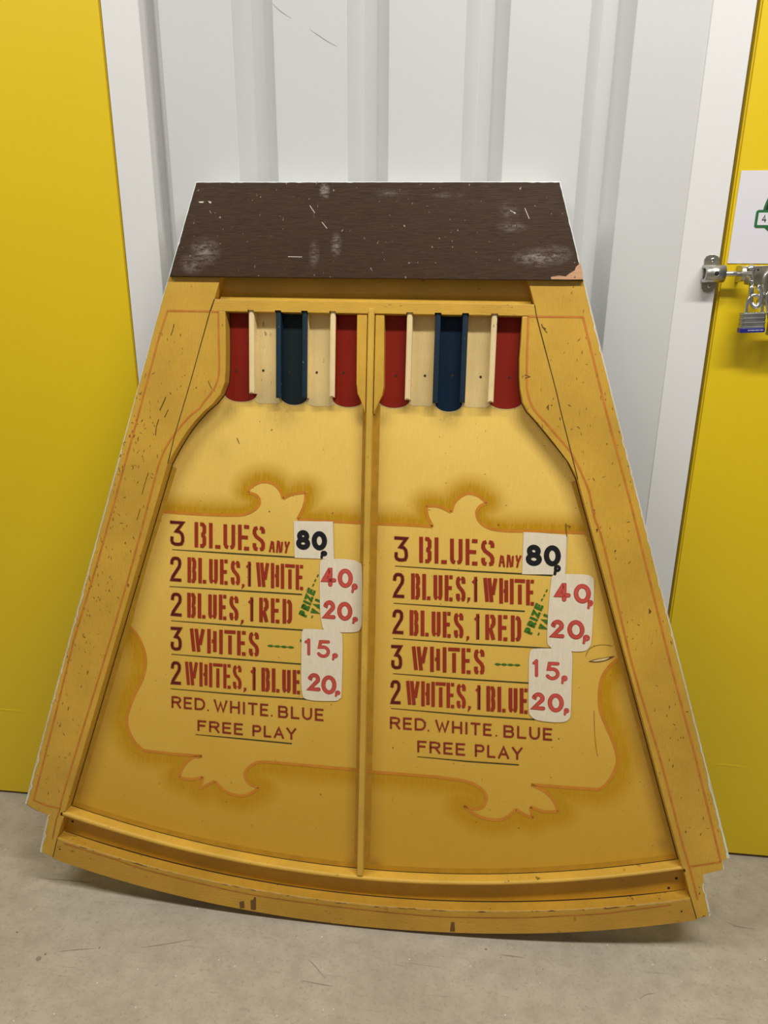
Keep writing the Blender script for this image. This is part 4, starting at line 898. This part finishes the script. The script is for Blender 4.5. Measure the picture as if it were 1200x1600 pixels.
inner = [(YT-.001, zc+ri)]+[(yc-ri*math.sin(math.pi*k/24), zc+ri*math.cos(math.pi*k/24)) for k in range(25)]+[(YT-.001, zc-ri)]
A0 = [[bm.verts.new((x, y, z)) for y, z in outer] for x in (x0, x1)]; A1 = [[bm.verts.new((x, y, z)) for y, z in inner] for x in (x0, x1)]
for i in range(len(outer)-1):
    bm.faces.new((A0[0][i], A0[0][i+1], A0[1][i+1], A0[1][i])); bm.faces.new((A1[0][i+1], A1[0][i], A1[1][i], A1[1][i+1]))
    for e in (0, 1): bm.faces.new((A0[e][i], A0[e][i+1], A1[e][i+1], A1[e][i]))
kb = from_bm('keeper_barrel', bm, m_steel, keeper); smooth(kb)
kb.data.shade_auto_smooth(use_auto_smooth=True) if hasattr(kb.data, 'shade_auto_smooth') else None
hx = [(0.4078,1.2087)]
ring = [(hx[0][0]+.0042*math.cos(a), yc-ro*math.cos(math.asin(min(1, abs(.0042*math.sin(a))/ro)))-.0003, zc+.0042*math.sin(a)) for a in (2*math.pi*k/20 for k in range(21))]
tube('barrel_hole_rim', ring, .0007, m_chrome, keeper, 8, False)
dome('barrel_hole', (hx[0][0], yc-ro+.0006, zc), .0040, .0012, m_dark, keeper)
for px_ in ([(0.4070,1.2316)], [(0.4069,1.1901)]):
    s_ = dome('screw', (px_[0][0], YT-.002, px_[0][1]), .0034, .0016, m_chrome, keeper)
    dome('screw_slot', (px_[0][0], YT-.0034, px_[0][1]), .0011, .0005, m_dark, s_)
# sliding bolt on the door
bolt = tag(empty('slide_bolt', (0, 0, 0)), 'chromed slide bolt with looped handle fixed to the right yellow door', 'bolt')
rx0, rx1 = [(0.3980,1.2092),(0.4570,1.2096)]
tube('bolt_rod', [(rx0[0], yc, zc), (rx1[0]+.01, yc, zc)], .0042, m_chrome, bolt, 18)
BPm = [(0.4618,1.2219),(0.5386,1.2249),(0.5609,1.2245),(0.5729,1.1593),(0.5004,1.1621),(0.4958,1.1709),(0.4927,1.1895),(0.4868,1.1941),(0.4659,1.1960)]
plate('bolt_plate', BPm, YD, YD-.0025, m_plate, bolt)
tb = [(0.4489,1.2230),(0.4604,1.1986)]
bm = bmesh.new()
gx0, gx1 = tb[0][0]+.001, tb[1][0]-.001
g0 = [bm.verts.new((gx0, YD-.002, zc+.013))]
bm.free()
guide = []
for (xa, xb) in ((gx0, gx0+.006),):
    bm = bmesh.new(); pr = [(YD-.001, zc+.0135)]+[(yc-.0098*math.sin(math.pi*k/16)-.0, zc+.0120*math.cos(math.pi*k/16)) for k in range(17)]+[(YD-.001, zc-.0135)]
    a_ = [bm.verts.new((xa, y, z)) for y, z in pr]; b_ = [bm.verts.new((xb, y, z)) for y, z in pr]
    for i in range(len(pr)-1): bm.faces.new((a_[i], a_[i+1], b_[i+1], b_[i]))
    bm.faces.new(a_[::-1]); bm.faces.new(b_)
    smooth(from_bm('guide_bracket', bm, m_steel, bolt), False)
rv = [(0.4723,1.2174)]
dome('carriage_rivet', (rv[0][0], YD-.003, rv[0][1]), .0072, .006, m_chrome, bolt)
rv = [(0.4841,1.2165)]
dome('plate_hole', (rv[0][0], YD-.0026, rv[0][1]), .0018, .0005, m_dark, bolt)
HB1 = [(0.4553,1.2096),(0.4616,1.2081),(0.4662,1.2046),(0.4691,1.1976)]; HB2 = [(0.4678,1.1876),(0.4691,1.1755),(0.4697,1.1694),(0.4721,1.1628)]; HB3 = [(0.4778,1.1578),(0.4827,1.1619),(0.4843,1.1706),(0.4828,1.1817),(0.4794,1.1877),(0.4746,1.1897)]
tube('bolt_handle', cat3(wpt(HB1, -.016)+wpt(HB2, -.024)+wpt(HB3, -.028)), .0040, m_chrome, bolt, 16)
H1 = [(0.4972,1.2138),(0.4916,1.2113),(0.4881,1.2048),(0.4876,1.1947),(0.4888,1.1826),(0.4902,1.1715)]
tube('hasp_staple', cat3([(H1[0][0]+.012, -.004, H1[0][1])]+wpt(H1, -.02)+[(H1[-1][0], -.004, H1[-1][1]-.006)]), .0042, m_steel, bolt, 16)
# padlock
pad = tag(empty('padlock', (0, 0, 0)), 'small laminated steel padlock with blue base, hanging from the bolt handle loop', 'padlock')
PB = [(0.4561,1.1487),(0.4941,1.1481),(0.4957,1.1234),(0.4575,1.1239)]
cx = (PB[0][0]+PB[1][0]+PB[2][0]+PB[3][0])/4; zt, zb = (PB[0][1]+PB[1][1])/2, (PB[2][1]+PB[3][1])/2; hwid = (PB[1][0]-PB[0][0])/2
yb0, yb1 = -0.036, -0.016; tilt = 0.05
def rrect(x0, x1, y0, y1, r, n=4):
    o = []
    for cx_, cy_, a0 in ((x1-r, y1-r, 0), (x0+r, y1-r, 90), (x0+r, y0+r, 180), (x1-r, y0+r, 270)):
        for k in range(n+1):
            a = math.radians(a0+90*k/n); o.append((cx_+r*math.cos(a), cy_+r*math.sin(a)))
    return o
bm = bmesh.new(); nl = 7
for k in range(nl):
    za = zb+(zt-zb)*k/nl; zc_ = zb+(zt-zb)*(k+1)/nl; ins_ = 0.0003*(k % 2)
    slab_bm(bm, rrect(cx-hwid+ins_, cx+hwid-ins_, yb0+ins_, yb1-ins_, .004), za, zc_-.0001, 0.0007, 1)
sh = Matrix.Translation((cx, 0, zt)) @ Matrix.Rotation(-tilt, 4, 'Y') @ Matrix.Translation((-cx, 0, -zt))
bm.transform(sh); from_bm('lock_body', bm, m_lam, pad)
bm = bmesh.new()
for px_ in (-.75, -.28, .0, .25, .78):
    bmesh.ops.create_cone(bm, cap_ends=True, segments=10, radius1=.0021, radius2=.0016, depth=.0016, matrix=Matrix.Translation((cx+px_*hwid, yb0+.0045, zt+.0006)))
bm.transform(sh); from_bm('rivet_head', bm, m_chrome, pad)
bm = bmesh.new(); slab_bm(bm, rrect(cx-hwid-.0008, cx+hwid+.0006, yb0-.0008, yb1+.001, .0045), zb-.0068, zb+.0006, 0.0008)
bm.transform(sh); bs = from_bm('lock_base', bm, m_bluep, pad); bs['label'] = 'blue plastic base'
bm = bmesh.new()
for k in range(11):
    xa = cx-hwid*.45+k*hwid*.12; h_ = .0014 if k % 3 else .0020
    v_ = [bm.verts.new((x, yb0-.0010, z)) for x, z in ((xa, zb-.0030-h_/2), (xa+hwid*.08, zb-.0030-h_/2), (xa+hwid*.08, zb-.0030+h_/2), (xa, zb-.0030+h_/2))]; bm.faces.new(v_)
bm.transform(sh); from_bm('worn_print', bm, m_print, bs)
SP = [(0.4651,1.1470),(0.4640,1.1572),(0.4644,1.1674),(0.4679,1.1740),(0.4735,1.1766),(0.4799,1.1742),(0.4856,1.1676),(0.4888,1.1575),(0.4903,1.1473)]
tube('shackle', cat3(wpt(SP, -.027)), .0026, m_chrome, pad, 14)
# second padlock whose edge just enters the frame
pad2 = tag(empty('padlock', (0, 0, 0)), 'second padlock at the right picture edge, only its chromed shackle in view', 'padlock')
P2 = [(0.5023,1.1372),(0.4955,1.1596),(0.4923,1.1697),(0.4919,1.1778),(0.4967,1.1819),(0.5034,1.1779),(0.5072,1.1679),(0.5124,1.1373)]
tube('shackle', cat3(wpt(P2, -.030)), .0026, m_chrome, pad2, 14)
q0 = [(0.4996,1.1413),(0.5410,1.1129)]
bm = bmesh.new(); slab_bm(bm, rrect(q0[0][0]+.003, q0[1][0], -.04, -.02, .004), q0[1][1], q0[0][1], .001); from_bm('lock_body', bm, m_lam, pad2)

# sign
sg0 = [(0.4331,1.3681),(0.4340,1.2264),(0.4666,1.3092),(0.4724,1.3043),(0.4754,1.2863),(0.4714,1.2819)]
sx0 = (sg0[0][0]+sg0[1][0])/2; sz1, sz0 = sg0[0][1], sg0[1][1]
sign = tag(empty('door_sign', (sx0, YD, sz0)), 'white rectangular sign with green emblem stuck on the right yellow door', 'sign')
def rel(P): return [(p[0]-sx0, p[1]-sz0) for p in P]
def splate(name, P, y0, y1, mat, parent=sign):
    bm = bmesh.new(); slab_bm(bm, P, 0, y0-y1, 0)
    for v in bm.verts: v.co = Vector((v.co.x, y0-v.co.z, v.co.y))
    return from_bm(name, bm, mat, parent)
plate_s = splate('sign_plate', [(0, 0), (.21, 0), (.21, sz1-sz0), (0, sz1-sz0)], -.0002, -.0012, m_paper)
e0 = rel(sg0[2:6]); ex, ez1, ez0 = e0[0][0], e0[0][1], e0[3][1]
ccx, ccz = ex+.0525, (ez0+ez1)/2+.003
splate('emblem_outline', [(ccx+.043*math.cos(2*math.pi*k/48), ccz+(.060 if k < 24 else .030)*math.sin(2*math.pi*k/48)) for k in range(48)], -.0012, -.0014, m_sgreen)
splate('emblem_field', [(ccx+.0395*math.cos(2*math.pi*k/48), ccz+(.0565 if k < 24 else .0265)*math.sin(2*math.pi*k/48)) for k in range(48)], -.0014, -.0016, m_sdark)
splate('emblem_tag', rrect(ex, ex+.104, ez0, ez1, .004), -.0016, -.0018, m_sgreen)
splate('emblem_tag_field', rrect(ex+.0042, ex+.0998, ez0+.0042, ez1-.0042, .001), -.0018, -.0020, m_paper)
V = []; Fc = []
n4 = rel([(0.4758,1.3015),(0.4828,1.3015),(0.4847,1.2902),(0.4777,1.2902)])
word('4', n4, {'4': [[(.75, 0), (.75, 1), (0, .28), (1, .28)]]}, .0008, 0, None, 0, V=V, Fc=Fc)
pyd('emblem_numeral', [(a, -.0021, b) for a, b, c in V], Fc, m_sdark, sign)

# ---------------------------------------------------------------- small scraps on the floor
flr = bpy.data.objects['floor']; m_fs = plain('grey_floor_scratch', lin(138, 128, 111), .8)
for P in ([(-0.7119,-0.3087),(-0.7063,-0.3213)], [(-0.2421,-0.3456),(-0.2279,-0.3557),(-0.2133,-0.3693),(-0.2003,-0.3815)], [(-0.3336,-0.4447),(-0.3327,-0.4515)], [(-0.3031,-0.4319),(-0.2992,-0.4418)], [(0.0998,-0.3108),(0.0935,-0.3257)], [(0.3546,-0.3528),(0.3675,-0.3442),(0.3838,-0.3399)], [(-0.3400,-0.3929),(-0.3390,-0.4002)], [(0.5602,-0.1708),(0.5754,-0.1793),(0.6101,-0.1824)], [(0.4129,-0.2489),(0.4146,-0.2607)], [(-0.6399,-0.3710),(-0.6742,-0.3777),(-0.7076,-0.3857)], [(-0.4683,-0.3317),(-0.5128,-0.3466),(-0.5572,-0.3600)], [(-0.2444,-0.3891),(-0.2087,-0.3923),(-0.1854,-0.3932)], [(0.1121,-0.2962),(0.1357,-0.2961),(0.1592,-0.2973)], [(-0.0529,-0.3326),(0.0061,-0.3347)], [(-0.8401,-0.2290),(-0.7703,-0.2275),(-0.7003,-0.2275)]):
    P = catmull(P, 4); n_ = len(P); ribbon_obj('scratch', [P], .0008, .0003, m_fs, flr, hws=[.0002+.0009*math.sin(math.pi*i/(n_-1))*random.uniform(.4, 1.1) for i in range(n_)])
m_gl = plain('pale_grit', lin(224, 220, 210), .6)
for (x, y) in [(-0.4834,-0.2637),(-0.6038,-0.4360),(-0.4698,-0.4068),(-0.4035,-0.3672),(-0.5164,-0.4706),(-0.1941,-0.4376),(-0.1768,-0.4344),(-0.3702,-0.3762),(0.3930,-0.2830),(0.0585,-0.3260),(-0.0535,-0.3248),(0.4969,-0.2772)]:
    a_ = random.random()*3; flat('grit', [(x+.0016*math.cos(a_+k*1.3), y+.0012*math.sin(a_+k*1.3)) for k in range(5)], .0004, m_gl, flr)
x, y = [(-0.7343,-0.4033)][0]
flat('floor_pit', [(x+.005*math.cos(k*.524), y+.005*math.sin(k*.524)) for k in range(12)], .0003, m_fs, flr)
